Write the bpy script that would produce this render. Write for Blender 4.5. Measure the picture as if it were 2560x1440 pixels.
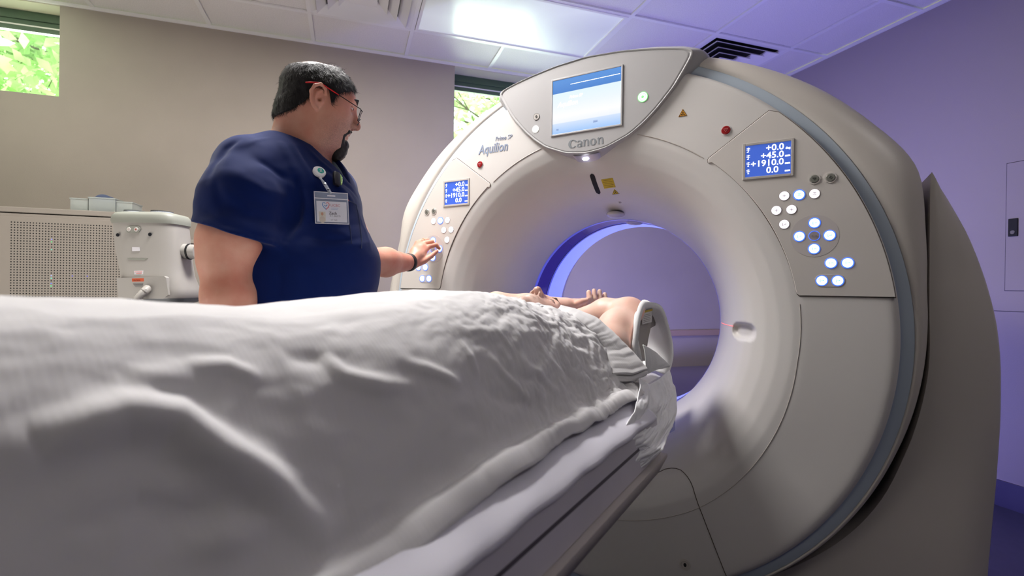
import bpy, bmesh, math, random
import numpy as np
from mathutils import Matrix, Vector
from mathutils.geometry import tessellate_polygon
random.seed(4); RNG = np.random.default_rng(7)
for _o in list(bpy.data.objects): bpy.data.objects.remove(_o, do_unlink=True)
SC = bpy.context.scene; COL = SC.collection
PI = math.pi; HS = 1.0

def lin(c):
    c = [x / 255.0 for x in c]
    return tuple((x / 12.92 if x <= .04045 else ((x + .055) / 1.055) ** 2.4) for x in c) + (1.0,)

# ------------------------------------------------------------------ camera
CAM = np.array([.67177, -1.73406, 1.11389]); YAW = math.radians(31.222); PIT = math.radians(-.151); ROL = math.radians(.815); FPX = 1251.63
FW = np.array([-math.sin(YAW) * math.cos(PIT), math.cos(YAW) * math.cos(PIT), math.sin(PIT)])
_rt = np.array([math.cos(YAW), math.sin(YAW), 0.]); _up = np.cross(_rt, FW)
RT = _rt * math.cos(ROL) + _up * math.sin(ROL); UP = -_rt * math.sin(ROL) + _up * math.cos(ROL)
cd = bpy.data.cameras.new('camera'); cam = bpy.data.objects.new('camera', cd); COL.objects.link(cam)
cd.sensor_width = 36; cd.lens = 36 * FPX / 2560; cd.clip_start = .02; cd.clip_end = 200
M = Matrix.Identity(4)
for i in range(3): M[i][0] = RT[i]; M[i][1] = UP[i]; M[i][2] = -FW[i]; M[i][3] = CAM[i]
cam.matrix_world = M
cd.dof.use_dof = True; cd.dof.focus_distance = 1.75; cd.dof.aperture_fstop = 3.2
SC.camera = cam
# room axes: B runs along the window wall, A runs towards it
RA = math.radians(-49.346)
DA = np.array([math.sin(RA), math.cos(RA), 0]); DB = np.array([math.cos(RA), -math.sin(RA), 0])
def rw(b, a, z): return DB * b + DA * a + np.array([0, 0, z])
def at(u, v, d):   # point seen at photograph pixel (u,v) at distance d along the view axis
    return CAM + d * (FW + RT * (u - 1280) / FPX - UP * (v - 720) / FPX)

# ------------------------------------------------------------------ view, world, lights
SC.view_settings.view_transform = 'Standard'; SC.view_settings.look = 'None'
SC.view_settings.gamma = 1; SC.view_settings.use_curve_mapping = False
SC.view_settings.exposure = 0.0
W = bpy.data.worlds.new('world'); SC.world = W; W.use_nodes = True
wn = W.node_tree.nodes; wl = W.node_tree.links
bg = wn['Background']; tc = wn.new('ShaderNodeTexCoord'); sep = wn.new('ShaderNodeSeparateXYZ'); rmp = wn.new('ShaderNodeValToRGB')
wl.new(tc.outputs['Generated'], sep.inputs[0]); wl.new(sep.outputs[2], rmp.inputs[0]); wl.new(rmp.outputs[0], bg.inputs[0])
rmp.color_ramp.elements[0].color = (.55, .70, .50, 1); rmp.color_ramp.elements[0].position = .0
rmp.color_ramp.elements[1].color = (.86, .95, 1, 1); rmp.color_ramp.elements[1].position = .35
bg.inputs[1].default_value = 6.0

def area(name, loc, target, sx, sy, power, col, spread=180):
    l = bpy.data.lights.new(name, 'AREA'); l.shape = 'RECTANGLE'; l.size = sx; l.size_y = sy; l.energy = power; l.color = col
    l.spread = math.radians(spread)
    o = bpy.data.objects.new(name, l); COL.objects.link(o); o.location = loc
    d = Vector(target) - Vector(loc); o.rotation_euler = d.to_track_quat('-Z', 'Y').to_euler()
    return o
# overhead fixture in front of the gantry, out of frame above the camera
area('ceiling_lamp_light', (-.80, -.60, 2.70), (-.80, -.60, 0), .5, .6, 62, (1.0, .97, .955))
area('right_side_fill', (1.95, -.85, 2.70), (1.95, -.85, 0), .5, .6, 6.5, (1.0, .96, .96))  # fill added from the right to lift the rail and lower gantry
# blue light behind the gantry, fixture unseen; left and wall ones are added tints
area('rear_cove_light', (.55, .82, 1.50), (.1, 1.7, 2.9), 1.0, .12, 6, (.30, .27, 1.0))
area('rear_left_blue_fill', (-.72, .74, 1.32), (-1.7, 1.5, 2.1), .3, .1, 2.2, (.48, .42, 1.0))  # added blue fill, tints the wall left of the gantry
area('rear_wall_blue_fill', (.05, .78, .36), (-.1, 2.6, 1.25), .8, .1, 34, (.30, .30, 1.0))  # added blue fill, hidden low, brightens the wall behind the bore
area('rear_floor_light', (1.25, 1.05, .75), (1.9, .6, .2), .5, .1, 1.2, (.25, .2, 1.0))
# daylight coming in through the two clerestory windows (sky plus light bounced off the ground)
area('daylight_near_window', tuple(rw(.25, 2.85, 1.85)), tuple(rw(.2, 1.6, 2.75)), 1.0, 1.0, 45, (.88, 1.0, .84))
area('daylight_far_window', tuple(rw(-2.85, 2.85, 2.0)), tuple(rw(-2.6, .9, 2.7)), 1.0, 1.0, 330, (.90, 1.0, .84))
# second overhead fixture at the far left end of the room
area('far_left_lamp_light', tuple(rw(-2.7, .35, 2.70)), tuple(rw(-2.7, .35, 0)),   .55, 1.1, 11, (1.0, .93, .84))
area('ceiling_bounce_fill', tuple(rw(-2.6, -.2, .45)), tuple(rw(-2.0, .6, 2.7)), 1.4, 1.4, 24, (1.0, .94, .88))  # bodiless fill added low in the room to brighten the ceiling

# ------------------------------------------------------------------ helpers
def mat(name, col, rough=.5, metal=0., noise=0., nscale=30., bump=0., bscale=200., emit=None, es=1., spec=.5, sss=0., trans=0., alpha=1., col2=None, coat=0.):
    m = bpy.data.materials.new(name); m.use_nodes = True
    n = m.node_tree.nodes; l = m.node_tree.links; b = n['Principled BSDF']
    c = lin(col) if max(col) > 1.001 else tuple(col[:3]) + (1,)
    b.inputs['Base Color'].default_value = c; b.inputs['Roughness'].default_value = rough; b.inputs['Metallic'].default_value = metal
    b.inputs['Specular IOR Level'].default_value = spec
    if sss: b.inputs['Subsurface Weight'].default_value = sss; b.inputs['Subsurface Radius'].default_value = (.012, .005, .003); b.inputs['Subsurface Scale'].default_value = 1.
    if trans: b.inputs['Transmission Weight'].default_value = trans
    if alpha < 1: b.inputs['Alpha'].default_value = alpha
    if coat: b.inputs['Coat Weight'].default_value = coat
    t = n.new('ShaderNodeTexCoord')
    if noise:
        x = n.new('ShaderNodeTexNoise'); x.inputs['Scale'].default_value = nscale; x.inputs['Detail'].default_value = 4; l.new(t.outputs['Object'], x.inputs['Vector'])
        r = n.new('ShaderNodeValToRGB'); l.new(x.outputs['Fac'], r.inputs[0])
        c2 = lin(col2) if col2 else tuple(v * (1 - noise) for v in c[:3]) + (1,)
        r.color_ramp.elements[0].position = .35; r.color_ramp.elements[1].position = .65
        r.color_ramp.elements[0].color = c2; r.color_ramp.elements[1].color = c
        l.new(r.outputs[0], b.inputs['Base Color'])
    if bump:
        x = n.new('ShaderNodeTexNoise'); x.inputs['Scale'].default_value = bscale; x.inputs['Detail'].default_value = 3; l.new(t.outputs['Object'], x.inputs['Vector'])
        bp = n.new('ShaderNodeBump'); bp.inputs['Strength'].default_value = bump; bp.inputs['Distance'].default_value = .002
        l.new(x.outputs['Fac'], bp.inputs['Height']); l.new(bp.outputs[0], b.inputs['Normal'])
    if emit is not None:
        b.inputs['Emission Color'].default_value = lin(emit); b.inputs['Emission Strength'].default_value = es
    return m

def obj(name, v, f, m=None, parent=None, smooth=True, kind=None, label=None, cat=None, group=None, angle=None):
    me = bpy.data.meshes.new(name)
    me.from_pydata([tuple(map(float, p)) for p in v], [], [tuple(int(i) for i in q) for q in f]) if not isinstance(v, np.ndarray) or len(v) < 3000 or not isinstance(f, np.ndarray) else fastmesh(me, v, f)
    if smooth:
        me.polygons.foreach_set('use_smooth', [True] * len(me.polygons))
        if angle is not None: me.set_sharp_from_angle(angle=math.radians(angle))
    me.update()
    return link(name, me, m, parent, kind, label, cat, group)
def fastmesh(me, v, f):
    n = len(f); k = f.shape[1]
    me.vertices.add(len(v)); me.vertices.foreach_set('co', np.asarray(v, np.float32).ravel())
    me.loops.add(n * k); me.loops.foreach_set('vertex_index', f.astype(np.int32).ravel())
    me.polygons.add(n); me.polygons.foreach_set('loop_start', np.arange(0, n * k, k, dtype=np.int32)); me.polygons.foreach_set('loop_total', np.full(n, k, np.int32))
    me.update(calc_edges=True); me.validate()
def link(name, me, m=None, parent=None, kind=None, label=None, cat=None, group=None):
    o = bpy.data.objects.new(name, me); COL.objects.link(o)
    if m is not None:
        me.materials.clear(); me.materials.append(m)
    if parent is not None:
        o.parent = parent; o.matrix_parent_inverse = parent.matrix_basis.inverted()
    tag(o, label, cat, group, kind)
    return o
def tag(o, label=None, cat=None, group=None, kind=None):
    if label: o['label'] = label
    if cat: o['category'] = cat
    if group: o['group'] = group
    if kind: o['kind'] = kind
def thing(name, loc, label, cat, group=None):
    o = bpy.data.objects.new(name, None); COL.objects.link(o); o.location = loc; o.empty_display_size = .05
    tag(o, label, cat, group); return o

class MB:
    def __init__(s): s.v = []; s.f = []
    def add(s, v, f):
        k = len(s.v); s.v += [tuple(map(float, p)) for p in v]; s.f += [tuple(int(i) + k for i in q) for q in f]; return s
    def box(s, lo, hi, ax=None, org=(0, 0, 0), bev=0.):
        bm = bmesh.new(); bmesh.ops.create_cube(bm, size=1)
        c = [(lo[i] + hi[i]) / 2 for i in range(3)]; d = [hi[i] - lo[i] for i in range(3)]
        for v in bm.verts: v.co = Vector((v.co.x * d[0] + c[0], v.co.y * d[1] + c[1], v.co.z * d[2] + c[2]))
        if bev: bmesh.ops.bevel(bm, geom=bm.edges[:], offset=bev, segments=2, affect='EDGES', profile=.5)
        bm.verts.ensure_lookup_table(); bm.verts.index_update()
        vs = [np.array(v.co) for v in bm.verts]; fs = [[v.index for v in q.verts] for q in bm.faces]; bm.free()
        if ax is not None: vs = [np.array(org) + ax[0] * p[0] + ax[1] * p[1] + ax[2] * p[2] for p in vs]
        return s.add(vs, fs)
    def tube(s, pts, r, n=10, cap=True):
        pts = [np.array(p, float) for p in pts]; rs = r if hasattr(r, '__len__') else [r] * len(pts)
        T = []
        for i in range(len(pts)):
            t = pts[min(i + 1, len(pts) - 1)] - pts[max(i - 1, 0)]; T.append(t / (np.linalg.norm(t) + 1e-12))
        a = np.array([0, 0, 1.]) if abs(T[0][2]) < .9 else np.array([1., 0, 0])
        u = np.cross(T[0], a); u /= np.linalg.norm(u); vs = []
        for i, p in enumerate(pts):
            u = u - T[i] * (u @ T[i]); u /= np.linalg.norm(u); w = np.cross(T[i], u)
            for k in range(n): vs.append(p + rs[i] * (math.cos(2 * PI * k / n) * u + math.sin(2 * PI * k / n) * w))
        fs = [(i * n + k, i * n + (k + 1) % n, (i + 1) * n + (k + 1) % n, (i + 1) * n + k) for i in range(len(pts) - 1) for k in range(n)]
        if cap: fs += [tuple(range(n))[::-1], tuple((len(pts) - 1) * n + k for k in range(n))]
        return s.add(vs, fs)
    def disc(s, c, r, ax, n=24, h=.001, r2=None, bev=.2):
        # short cylinder: c centre on the surface, ax = (u, v, normal); raised by h with a bevelled rim
        c = np.array(c, float); r2 = r2 or r; u, w, nn = [np.array(a, float) for a in ax]; vs = []
        for (k, hh) in ((1, 0), (1, h * (1 - bev)), (1 - bev * min(h, r) / r, h)):
            for i in range(n): t = 2 * PI * i / n; vs.append(c + u * r * k * math.cos(t) + w * r2 * k * math.sin(t) + nn * hh)
        fs = [(j * n + i, j * n + (i + 1) % n, (j + 1) * n + (i + 1) % n, (j + 1) * n + i) for j in range(2) for i in range(n)] + [tuple(2 * n + i for i in range(n))]
        return s.add(vs, fs)
    def ring(s, c, r0, r1, ax, n=28, h=.001):
        c = np.array(c, float); u, w, nn = [np.array(a, float) for a in ax]; vs = []
        for r, hh in ((r1, 0), (r1, h), (r0, h), (r0, 0)):
            for i in range(n): t = 2 * PI * i / n; vs.append(c + u * r * math.cos(t) + w * r * math.sin(t) + nn * hh)
        fs = [(j * n + i, j * n + (i + 1) % n, (j + 1) * n + (i + 1) % n, (j + 1) * n + i) for j in range(3) for i in range(n)]
        return s.add(vs, fs)
    def plate(s, poly, y0, y1, bev=.0):
        # polygon in x,z extruded from y0 (back) to y1 (front, smaller y); bev insets the front edge
        p = np.array(poly, float); n = len(p); c = p.mean(0)
        e = np.roll(p, -1, 0) - np.roll(p, 1, 0); nn = np.stack([e[:, 1], -e[:, 0]], 1); nn /= np.linalg.norm(nn, axis=1)[:, None] + 1e-9
        area2 = sum(p[i, 0] * p[(i + 1) % n, 1] - p[(i + 1) % n, 0] * p[i, 1] for i in range(n))
        if area2 < 0: nn = -nn
        q = p - nn * bev
        vs = [(a, y0, b) for a, b in p] + [(a, y1 + bev, b) for a, b in p] + [(a, y1, b) for a, b in q]
        fs = [(j * n + i, j * n + (i + 1) % n, (j + 1) * n + (i + 1) % n, (j + 1) * n + i) for j in range(2) for i in range(n)]
        fs += [tuple(2 * n + i for i in t) for t in tessellate_polygon([[Vector((a, b, 0)) for a, b in q]])]
        return s.add(vs, fs)
    def build(s, name, m=None, parent=None, smooth=False, angle=35, **k):
        return obj(name, s.v, s.f, m, parent, smooth=smooth, angle=angle if smooth else None, **k)
AXF = (np.array([1., 0, 0]), np.array([0, 0, 1.]), np.array([0, -1., 0]))   # front-facing frame (x, z, towards viewer)
AXR = (DB, DA, np.array([0, 0, 1.]))

def grid_faces(n, m, wrap=False):
    # n rows, m columns
    i, j = np.meshgrid(np.arange(n - 1), np.arange(m if wrap else m - 1), indexing='ij'); j2 = (j + 1) % m
    return np.stack([i * m + j, i * m + j2, (i + 1) * m + j2, (i + 1) * m + j], -1).reshape(-1, 4)
def rings(name, rs, m, parent=None, wrap=True, caps=(False, False), angle=None, **k):
    rs = [np.array(r, float) for r in rs]; n = len(rs[0]); v = np.concatenate(rs); f = [tuple(q) for q in grid_faces(len(rs), n, wrap)]
    if caps[0]: f.append(tuple(range(n))[::-1])
    if caps[1]: f.append(tuple((len(rs) - 1) * n + i for i in range(n)))
    return obj(name, [tuple(p) for p in v], f, m, parent, smooth=True, angle=angle, **k)
def text(body, size, m, parent, loc, name='lettering', shear=0., align='LEFT', depth=.0004, ax=None, bold=0., space=1., sx=1.):
    cu = bpy.data.curves.new(name, 'FONT'); cu.body = body; cu.size = size; cu.shear = shear; cu.align_x = align; cu.extrude = depth; cu.offset = bold; cu.space_character = space; cu.resolution_u = 3
    o = bpy.data.objects.new(name, cu); COL.objects.link(o)
    me = bpy.data.meshes.new_from_object(o.evaluated_get(bpy.context.evaluated_depsgraph_get())); bpy.data.objects.remove(o); bpy.data.curves.remove(cu)
    ax = ax or AXF
    for v in me.vertices:
        x, y, z = v.co; p = np.array(loc) + ax[0] * x * sx + ax[1] * y + ax[2] * z; v.co = p
    me.name = name
    return link(name, me, m, parent)

# ---- signed distance helpers and sparse surface nets
def cap(P, a, b, ra, rb):
    a = np.array(a, np.float32); b = np.array(b, np.float32); ab = b - a; h = np.clip(((P - a) @ ab) / (ab @ ab), 0, 1)
    return np.sqrt((((P - a) - h[:, None] * ab) ** 2).sum(1)) - (ra + (rb - ra) * h)
def ell(P, c, r, R=None):
    p = P - np.array(c, np.float32)
    if R is not None: p = p @ np.array(R, np.float32)
    r = np.array(r, np.float32); k0 = np.sqrt(((p / r) ** 2).sum(1)); k1 = np.sqrt(((p / r ** 2) ** 2).sum(1)) + 1e-9
    return k0 * (k0 - 1) / k1
def smin(a, b, k):
    h = np.clip(.5 + .5 * (b - a) / k, 0, 1); return b + (a - b) * h - k * h * (1 - h)
def smax(a, b, k): return -smin(-a, -b, k)
def nets(f, lo, hi, h, name, m, parent=None, B=8, lip=1.3, **kw):
    h = h * HS; lo = np.array(lo, np.float32); hi = np.array(hi, np.float32); nc = np.ceil((hi - lo) / (h * B)).astype(int) + 1
    g = np.stack(np.meshgrid(*[np.arange(k) for k in nc], indexing='ij'), -1).reshape(-1, 3)
    d = f((lo + (g + .5) * h * B).astype(np.float32)); g = g[np.abs(d) < h * B * .87 * lip]
    off = np.stack(np.meshgrid(*[np.arange(B)] * 3, indexing='ij'), -1).reshape(-1, 3)
    cells = (g[:, None, :] * B + off[None]).reshape(-1, 3).astype(np.int64)
    N = (nc * B + 3).astype(np.int64)
    key = lambda c: (c[:, 0] * N[1] + c[:, 1]) * N[2] + c[:, 2]
    off8 = np.stack(np.meshgrid([0, 1], [0, 1], [0, 1], indexing='ij'), -1).reshape(-1, 3)
    ck = np.unique(np.concatenate([key(cells + o) for o in off8]))
    cc = np.stack([ck // (N[1] * N[2]), (ck // N[2]) % N[1], ck % N[2]], -1)
    val = np.concatenate([f((lo + cc[i:i + 400000] * h).astype(np.float32)) for i in range(0, len(cc), 400000)])
    V8 = np.stack([val[np.searchsorted(ck, key(cells + o))] for o in off8], 1)
    act = (V8.min(1) < 0) & (V8.max(1) >= 0); cells = cells[act]; V8 = V8[act]
    acc = np.zeros((len(cells), 3)); cnt = np.zeros(len(cells))
    for a in range(8):
        for b in range(a + 1, 8):
            if np.abs(off8[a] - off8[b]).sum() != 1: continue
            va, vb = V8[:, a], V8[:, b]; s = (va < 0) != (vb < 0); t = np.where(s, va / np.where(s, va - vb, 1), 0)
            acc += np.where(s[:, None], off8[a] + t[:, None] * (off8[b] - off8[a]), 0); cnt += s
    vert = lo + (cells + acc / cnt[:, None]) * h
    k = key(cells); o = np.argsort(k); ks = k[o]; Q = []
    def find(c):
        kk = key(c); i = np.clip(np.searchsorted(ks, kk), 0, len(ks) - 1); return np.where(ks[i] == kk, o[i], -1)
    for ax in range(3):
        e = np.zeros(3, int); e[ax] = 1; b1 = np.roll(e, 1); b2 = np.roll(e, 2)
        i1 = [i for i in range(8) if (off8[i] == e).all()][0]
        s = (V8[:, 0] < 0) != (V8[:, i1] < 0); c = cells[s]; flip = V8[s, 0] < 0
        q = np.stack([find(c), find(c - b1), find(c - b1 - b2), find(c - b2)], 1)
        q = np.where(flip[:, None], q, q[:, ::-1]); Q.append(q[(q >= 0).all(1)])
    F = np.concatenate(Q)
    return obj(name, vert.astype(np.float64), F, m, parent, smooth=True, **kw)
def rotm(yaw, pitch=0., roll=0.):
    return np.array((Matrix.Rotation(yaw, 3, 'Z') @ Matrix.Rotation(pitch, 3, 'Y') @ Matrix.Rotation(roll, 3, 'X')))
def snoise(P, s, seed=0):
    r = np.random.default_rng(seed); o = 0
    for i in range(6):
        k = r.normal(size=3) * s; ph = r.random() * 6.28; o = o + np.sin(P @ k + ph + 1.3 * np.sin(P @ (np.roll(k, 1) * .7) + ph * 2))
    return o / 6

def perlin(x, y, seed=0):
    r = np.random.default_rng(seed); T = r.random(4096) * 2 * PI; pm = r.permutation(4096)
    xi = np.floor(x).astype(int); yi = np.floor(y).astype(int); xf = x - xi; yf = y - yi; o = 0; u = xf ** 3 * (xf * (xf * 6 - 15) + 10); v = yf ** 3 * (yf * (yf * 6 - 15) + 10)
    def g(a, b): t = T[(pm[(xi + a) & 4095] + yi + b) & 4095]; return np.cos(t) * (xf - a) + np.sin(t) * (yf - b)
    return ((g(0, 0) * (1 - u) + g(1, 0) * u) * (1 - v) + (g(0, 1) * (1 - u) + g(1, 1) * u) * v) * 1.5
def ridged(x, y, f, seed, oct=3):
    wx = x + .35 / f * perlin(x * f, y * f, seed + 50); wy = y + .35 / f * perlin(x * f + 9, y * f, seed + 51); o = 0; a = 1
    for k in range(oct): o = o + a * (.55 - np.abs(perlin(wx * f * 2 ** k, wy * f * 2 ** k, seed + k)) * 2.2); a *= .5
    return o
# ------------------------------------------------------------------ room
FZ = .05; CZ = 2.74; B0, B1, A0, A1 = -3.6, 2.25, -3.0, 1.98
m_wall = mat('wall_paint', (166, 156, 145), .75, noise=.05, nscale=3, bump=.25, bscale=260)
m_wall2 = mat('wall_paint_right', (170, 160, 158), .7, bump=.2, bscale=260)
m_tile = mat('ceiling_tile', (232, 228, 222), .9, noise=.10, nscale=160, bump=.9, bscale=230)
m_tbar = mat('ceiling_grid', (232, 230, 226), .5)
m_floor = mat('floor_vinyl', (72, 70, 92), .35, noise=.12, nscale=25)
m_frame = mat('window_frame', (70, 92, 72), .4)
m_rev = mat('reveal_paint', (208, 204, 180), .7)
m_trim = mat('trim_beige', (165, 140, 120), .5)
m_white = mat('white_enamel', (232, 230, 226), .35)
RX = dict(ax=AXR)
def wbox(name, lo, hi, m, parent=None, bev=0., **k): return MB().box(lo, hi, AXR, (0, 0, 0), bev).build(name, m, parent, **k)
wbox('floor', (B0 - .2, A0 - .2, FZ - .1), (B1 + .2, A1 + .2, FZ), m_floor, kind='structure')
W1 = (-3.25, -2.502); W2 = (-.157, .62); WZ = 2.19; TH = .17
mb = MB()
for lo, hi in (((B0 - .2, A1, FZ), (B1 + .2, A1 + TH, WZ)), ((B0 - .2, A1, WZ), (W1[0], A1 + TH, CZ)), ((W1[1], A1, WZ), (W2[0], A1 + TH, CZ)), ((W2[1], A1, WZ), (B1 + .2, A1 + TH, CZ))):
    mb.box(lo, hi, AXR)
mb.build('wall_back', m_wall, kind='structure')
wbox('wall_right', (B1, A0 - .2, FZ), (B1 + .15, A1, CZ), m_wall2, kind='structure')
m_wall3 = mat('wall_paint_low_bounce', (84, 80, 80), .8)  # unseen walls coloured darker to cut light bounced onto the bed
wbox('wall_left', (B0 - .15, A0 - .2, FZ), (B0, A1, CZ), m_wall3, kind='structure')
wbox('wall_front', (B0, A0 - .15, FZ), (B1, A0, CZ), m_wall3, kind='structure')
wbox('trim_1', (B0, A1 - .012, 2.722), (B1, A1, CZ), m_tbar, kind='structure')
wbox('trim_2', (B1 - .012, A0, 2.722), (B1, A1, CZ), m_tbar, kind='structure')
# chair rail and low ledge seen through the bore
wbox('trim_3', (.9, A1 - .02, .715), (B1, A1, .765), m_trim, kind='structure', bev=.004)
wbox('trim_4', (B1 - .02, .9, .715), (B1, A1 - .021, .765), m_trim, kind='structure', bev=.004)
wbox('baseboard_right', (B1 - .012, A0, FZ), (B1, .97, .178), mat('vinyl_base', (66, 60, 92), .35), kind='structure')
tag(wbox('low_ledge', (1.0, .975, FZ), (B1 - .001, A1 - .001, .45), mat('ledge_laminate', (120, 112, 140), .45)), 'low purple-lit ledge along the far wall seen through the scanner bore', 'ledge')
# ceiling: backing + tiles + T-bars
ceil = wbox('ceiling', (B0 - .1, A0 - .1, CZ + .03), (B1 + .1, A1 + .1, CZ + .08), m_tile, kind='structure')
bl = [.71 + .61 * k for k in range(-8, 4)]; bl = [B0] + [b for b in bl if B0 + .05 < b < B1 - .05] + [B1]
al = [.99 + .61 * k for k in range(-8, 3)]; al = [A0] + [a for a in al if A0 + .05 < a < A1 - .05] + [A1]
LIGHTC = [(-.51, .99), (.10, .99)]; DIFC = [(-1.12, .99), (1.32, .99)]
tile_me = {}
for i in range(len(bl) - 1):
    for j in range(len(al) - 1):
        b0, b1, a0, a1 = bl[i], bl[i + 1], al[j], al[j + 1]
        if any(abs(b0 - x) < .02 and abs(a0 - y) < .02 for x, y in LIGHTC + DIFC): continue
        k = (round(b1 - b0, 2), round(a1 - a0, 2)); w, h = b1 - b0 - .022, a1 - a0 - .022
        if k not in tile_me:
            o = MB().box((-w / 2, -h / 2, 0), (w / 2, h / 2, .012), AXR, (0, 0, 0), .003).build('ceiling_tile', m_tile, ceil); tile_me[k] = o.data
        else: o = link('ceiling_tile', tile_me[k], None, ceil)
        o.location = rw((b0 + b1) / 2, (a0 + a1) / 2, CZ + .006)
mg = 0
for b in bl[1:-1]:
    for q0, q1 in (((A0, .99), (1.60, A1)) if abs(b - .10) < .02 else ((A0, A1),)): wbox('grid_bar', (b - .012, q0, CZ - .004), (b + .012, q1, CZ + .006), m_tbar, ceil)
for a in al[1:-1]: wbox('grid_bar', (B0, a - .012, CZ - .0042), (B1, a + .012, CZ + .0058), m_tbar, ceil)
# recessed light panel
tl = thing('ceiling_light', rw(.10, 1.295, CZ), 'wide recessed ceiling light panel above the scanner display', 'ceiling light')
mb = MB()
for lo, hi in (((-.495, 1.0, CZ - .008), (.695, 1.018, CZ + .01)), ((-.495, 1.572, CZ - .008), (.695, 1.59, CZ + .01)), ((-.495, 1.018, CZ - .008), (-.477, 1.572, CZ + .01)), ((.677, 1.018, CZ - .008), (.695, 1.572, CZ + .01))): mb.box(lo, hi, AXR)
mb.build('frame', m_white, tl)
m_diff = bpy.data.materials.new('light_diffuser'); m_diff.use_nodes = True
n = m_diff.node_tree.nodes; l = m_diff.node_tree.links; b = n['Principled BSDF']; b.inputs['Base Color'].default_value = (.75, .76, .76, 1); b.inputs['Roughness'].default_value = .25
tcn = n.new('ShaderNodeTexCoord'); nz = n.new('ShaderNodeTexNoise'); nz.inputs['Scale'].default_value = 1.7; nz.inputs['Detail'].default_value = 0; l.new(tcn.outputs['Object'], nz.inputs['Vector'])
r_ = n.new('ShaderNodeMapRange'); r_.inputs[1].default_value = .42; r_.inputs[2].default_value = .62; r_.inputs[3].default_value = .10; r_.inputs[4].default_value = .26; l.new(nz.outputs['Fac'], r_.inputs[0])
b.inputs['Emission Color'].default_value = (.86, .97, .88, 1); l.new(r_.outputs[0], b.inputs['Emission Strength'])  # patchy weak glow stands in for window light reflected in the panel
wbox('diffuser', (-.477, 1.018, CZ), (.677, 1.572, CZ + .006), m_diff, tl)
# square ceiling diffusers: nested louvre rings
def diffuser(b0, a0, label):
    t = thing('ceiling_vent', rw(b0 + .305, a0 + .305, CZ), label, 'ceiling vent', 'square ceiling air diffusers')
    cx, cy = b0 + .305, a0 + .305; m_dark = M_DARK
    wbox('backing', (cx - .28, cy - .28, CZ + .02), (cx + .28, cy + .28, CZ + .03), m_dark, t)
    def frust(r0, z0, r1, z1, th, nm):
        mb = MB(); P = []
        for (r, z) in ((r0, z0), (r1, z1), (r1 - .004, z1 + .006), (r0 - .004, z0 + .008)):
            P += [rw(cx + sx * r, cy + sy * r, z) for sx, sy in ((-1, -1), (1, -1), (1, 1), (-1, 1))]
        mb.add(P, [(i * 4 + k, i * 4 + (k + 1) % 4, ((i + 1) % 4) * 4 + (k + 1) % 4, ((i + 1) % 4) * 4 + k) for i in range(4) for k in range(4)]).build(nm, m_white, t)
    frust(.296, CZ - .004, .262, CZ + .001, .01, 'frame')
    for k, r in enumerate((.258, .195, .135)): frust(r, CZ - .022, r - .050, CZ + .010, .01, 'louvre')
    wbox('centre_plate', (cx - .075, cy - .075, CZ - .022), (cx + .075, cy + .075, CZ - .016), m_white, t)
M_DARK = mat('duct_black', (14, 15, 20), .7)
diffuser(-1.12, .99, 'white square ceiling air diffuser above the standing technician')
diffuser(1.32, .99, 'square ceiling air diffuser behind the right end of the display pod')
# windows
def window(nm, b0, b1):
    wi = MB().box((b0, A1 + .148, WZ + .001), (b1, A1 + .158, WZ + .02), AXR)
    wi.box((b0, A1 + .135, 2.60), (b1, A1 + .165, 2.665), AXR).box((b0, A1 + .125, 2.665), (b1, A1 + .165, 2.715), AXR)
    wi.box((b0, A1 + .14, WZ + .02), (b0 + .02, A1 + .165, 2.60), AXR).box((b1 - .008, A1 + .14, WZ + .02), (b1, A1 + .165, 2.60), AXR)
    w = wi.build(nm, m_frame, kind='structure')
    wbox('frame_highlight', (b0, A1 + .131, 2.628), (b1, A1 + .136, 2.636), m_white, w)
    wbox('soffit', (b0, A1, 2.716), (b1, A1 + TH, 2.739), m_rev, w)
    g = bpy.data.materials.get('window_glass')
    if not g:
        g = bpy.data.materials.new('window_glass'); g.use_nodes = True; n = g.node_tree.nodes; l = g.node_tree.links
        tr = n.new('ShaderNodeBsdfTransparent'); tr.inputs[0].default_value = (.93, .97, .93, 1); gl = n.new('ShaderNodeBsdfGlossy'); gl.inputs['Roughness'].default_value = .02
        fr = n.new('ShaderNodeFresnel'); mx = n.new('ShaderNodeMixShader'); l.new(fr.outputs[0], mx.inputs[0]); l.new(tr.outputs[0], mx.inputs[1]); l.new(gl.outputs[0], mx.inputs[2]); l.new(mx.outputs[0], n['Material Output'].inputs[0])
    wbox('glass_pane', (b0 + .02, A1 + .150, WZ + .02), (b1 - .008, A1 + .154, 2.60), g, w)
window('window_1', *W1); window('window_2', *W2)
# ------------------------------------------------------------------ trees outside
m_bark = mat('bark', (78, 66, 48), .9)
m_leaf = bpy.data.materials.new('leaf'); m_leaf.use_nodes = True
n = m_leaf.node_tree.nodes; l = m_leaf.node_tree.links; b = n['Principled BSDF']; oi = n.new('ShaderNodeTexCoord'); nz = n.new('ShaderNodeTexNoise'); nz.inputs['Scale'].default_value = 2.2; l.new(oi.outputs['Object'], nz.inputs['Vector'])
cr = n.new('ShaderNodeValToRGB'); l.new(nz.outputs['Fac'], cr.inputs[0]); cr.color_ramp.elements[0].color = lin((140, 185, 100)); cr.color_ramp.elements[1].color = lin((220, 240, 185)); cr.color_ramp.elements[0].position = .35; cr.color_ramp.elements[1].position = .62
l.new(cr.outputs[0], b.inputs['Base Color']); b.inputs['Roughness'].default_value = .6
tl_ = n.new('ShaderNodeBsdfTranslucent'); l.new(cr.outputs[0], tl_.inputs[0]); mx = n.new('ShaderNodeMixShader'); mx.inputs[0].default_value = .55
l.new(b.outputs[0], mx.inputs[1]); l.new(tl_.outputs[0], mx.inputs[2]); l.new(mx.outputs[0], n['Material Output'].inputs[0])
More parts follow.
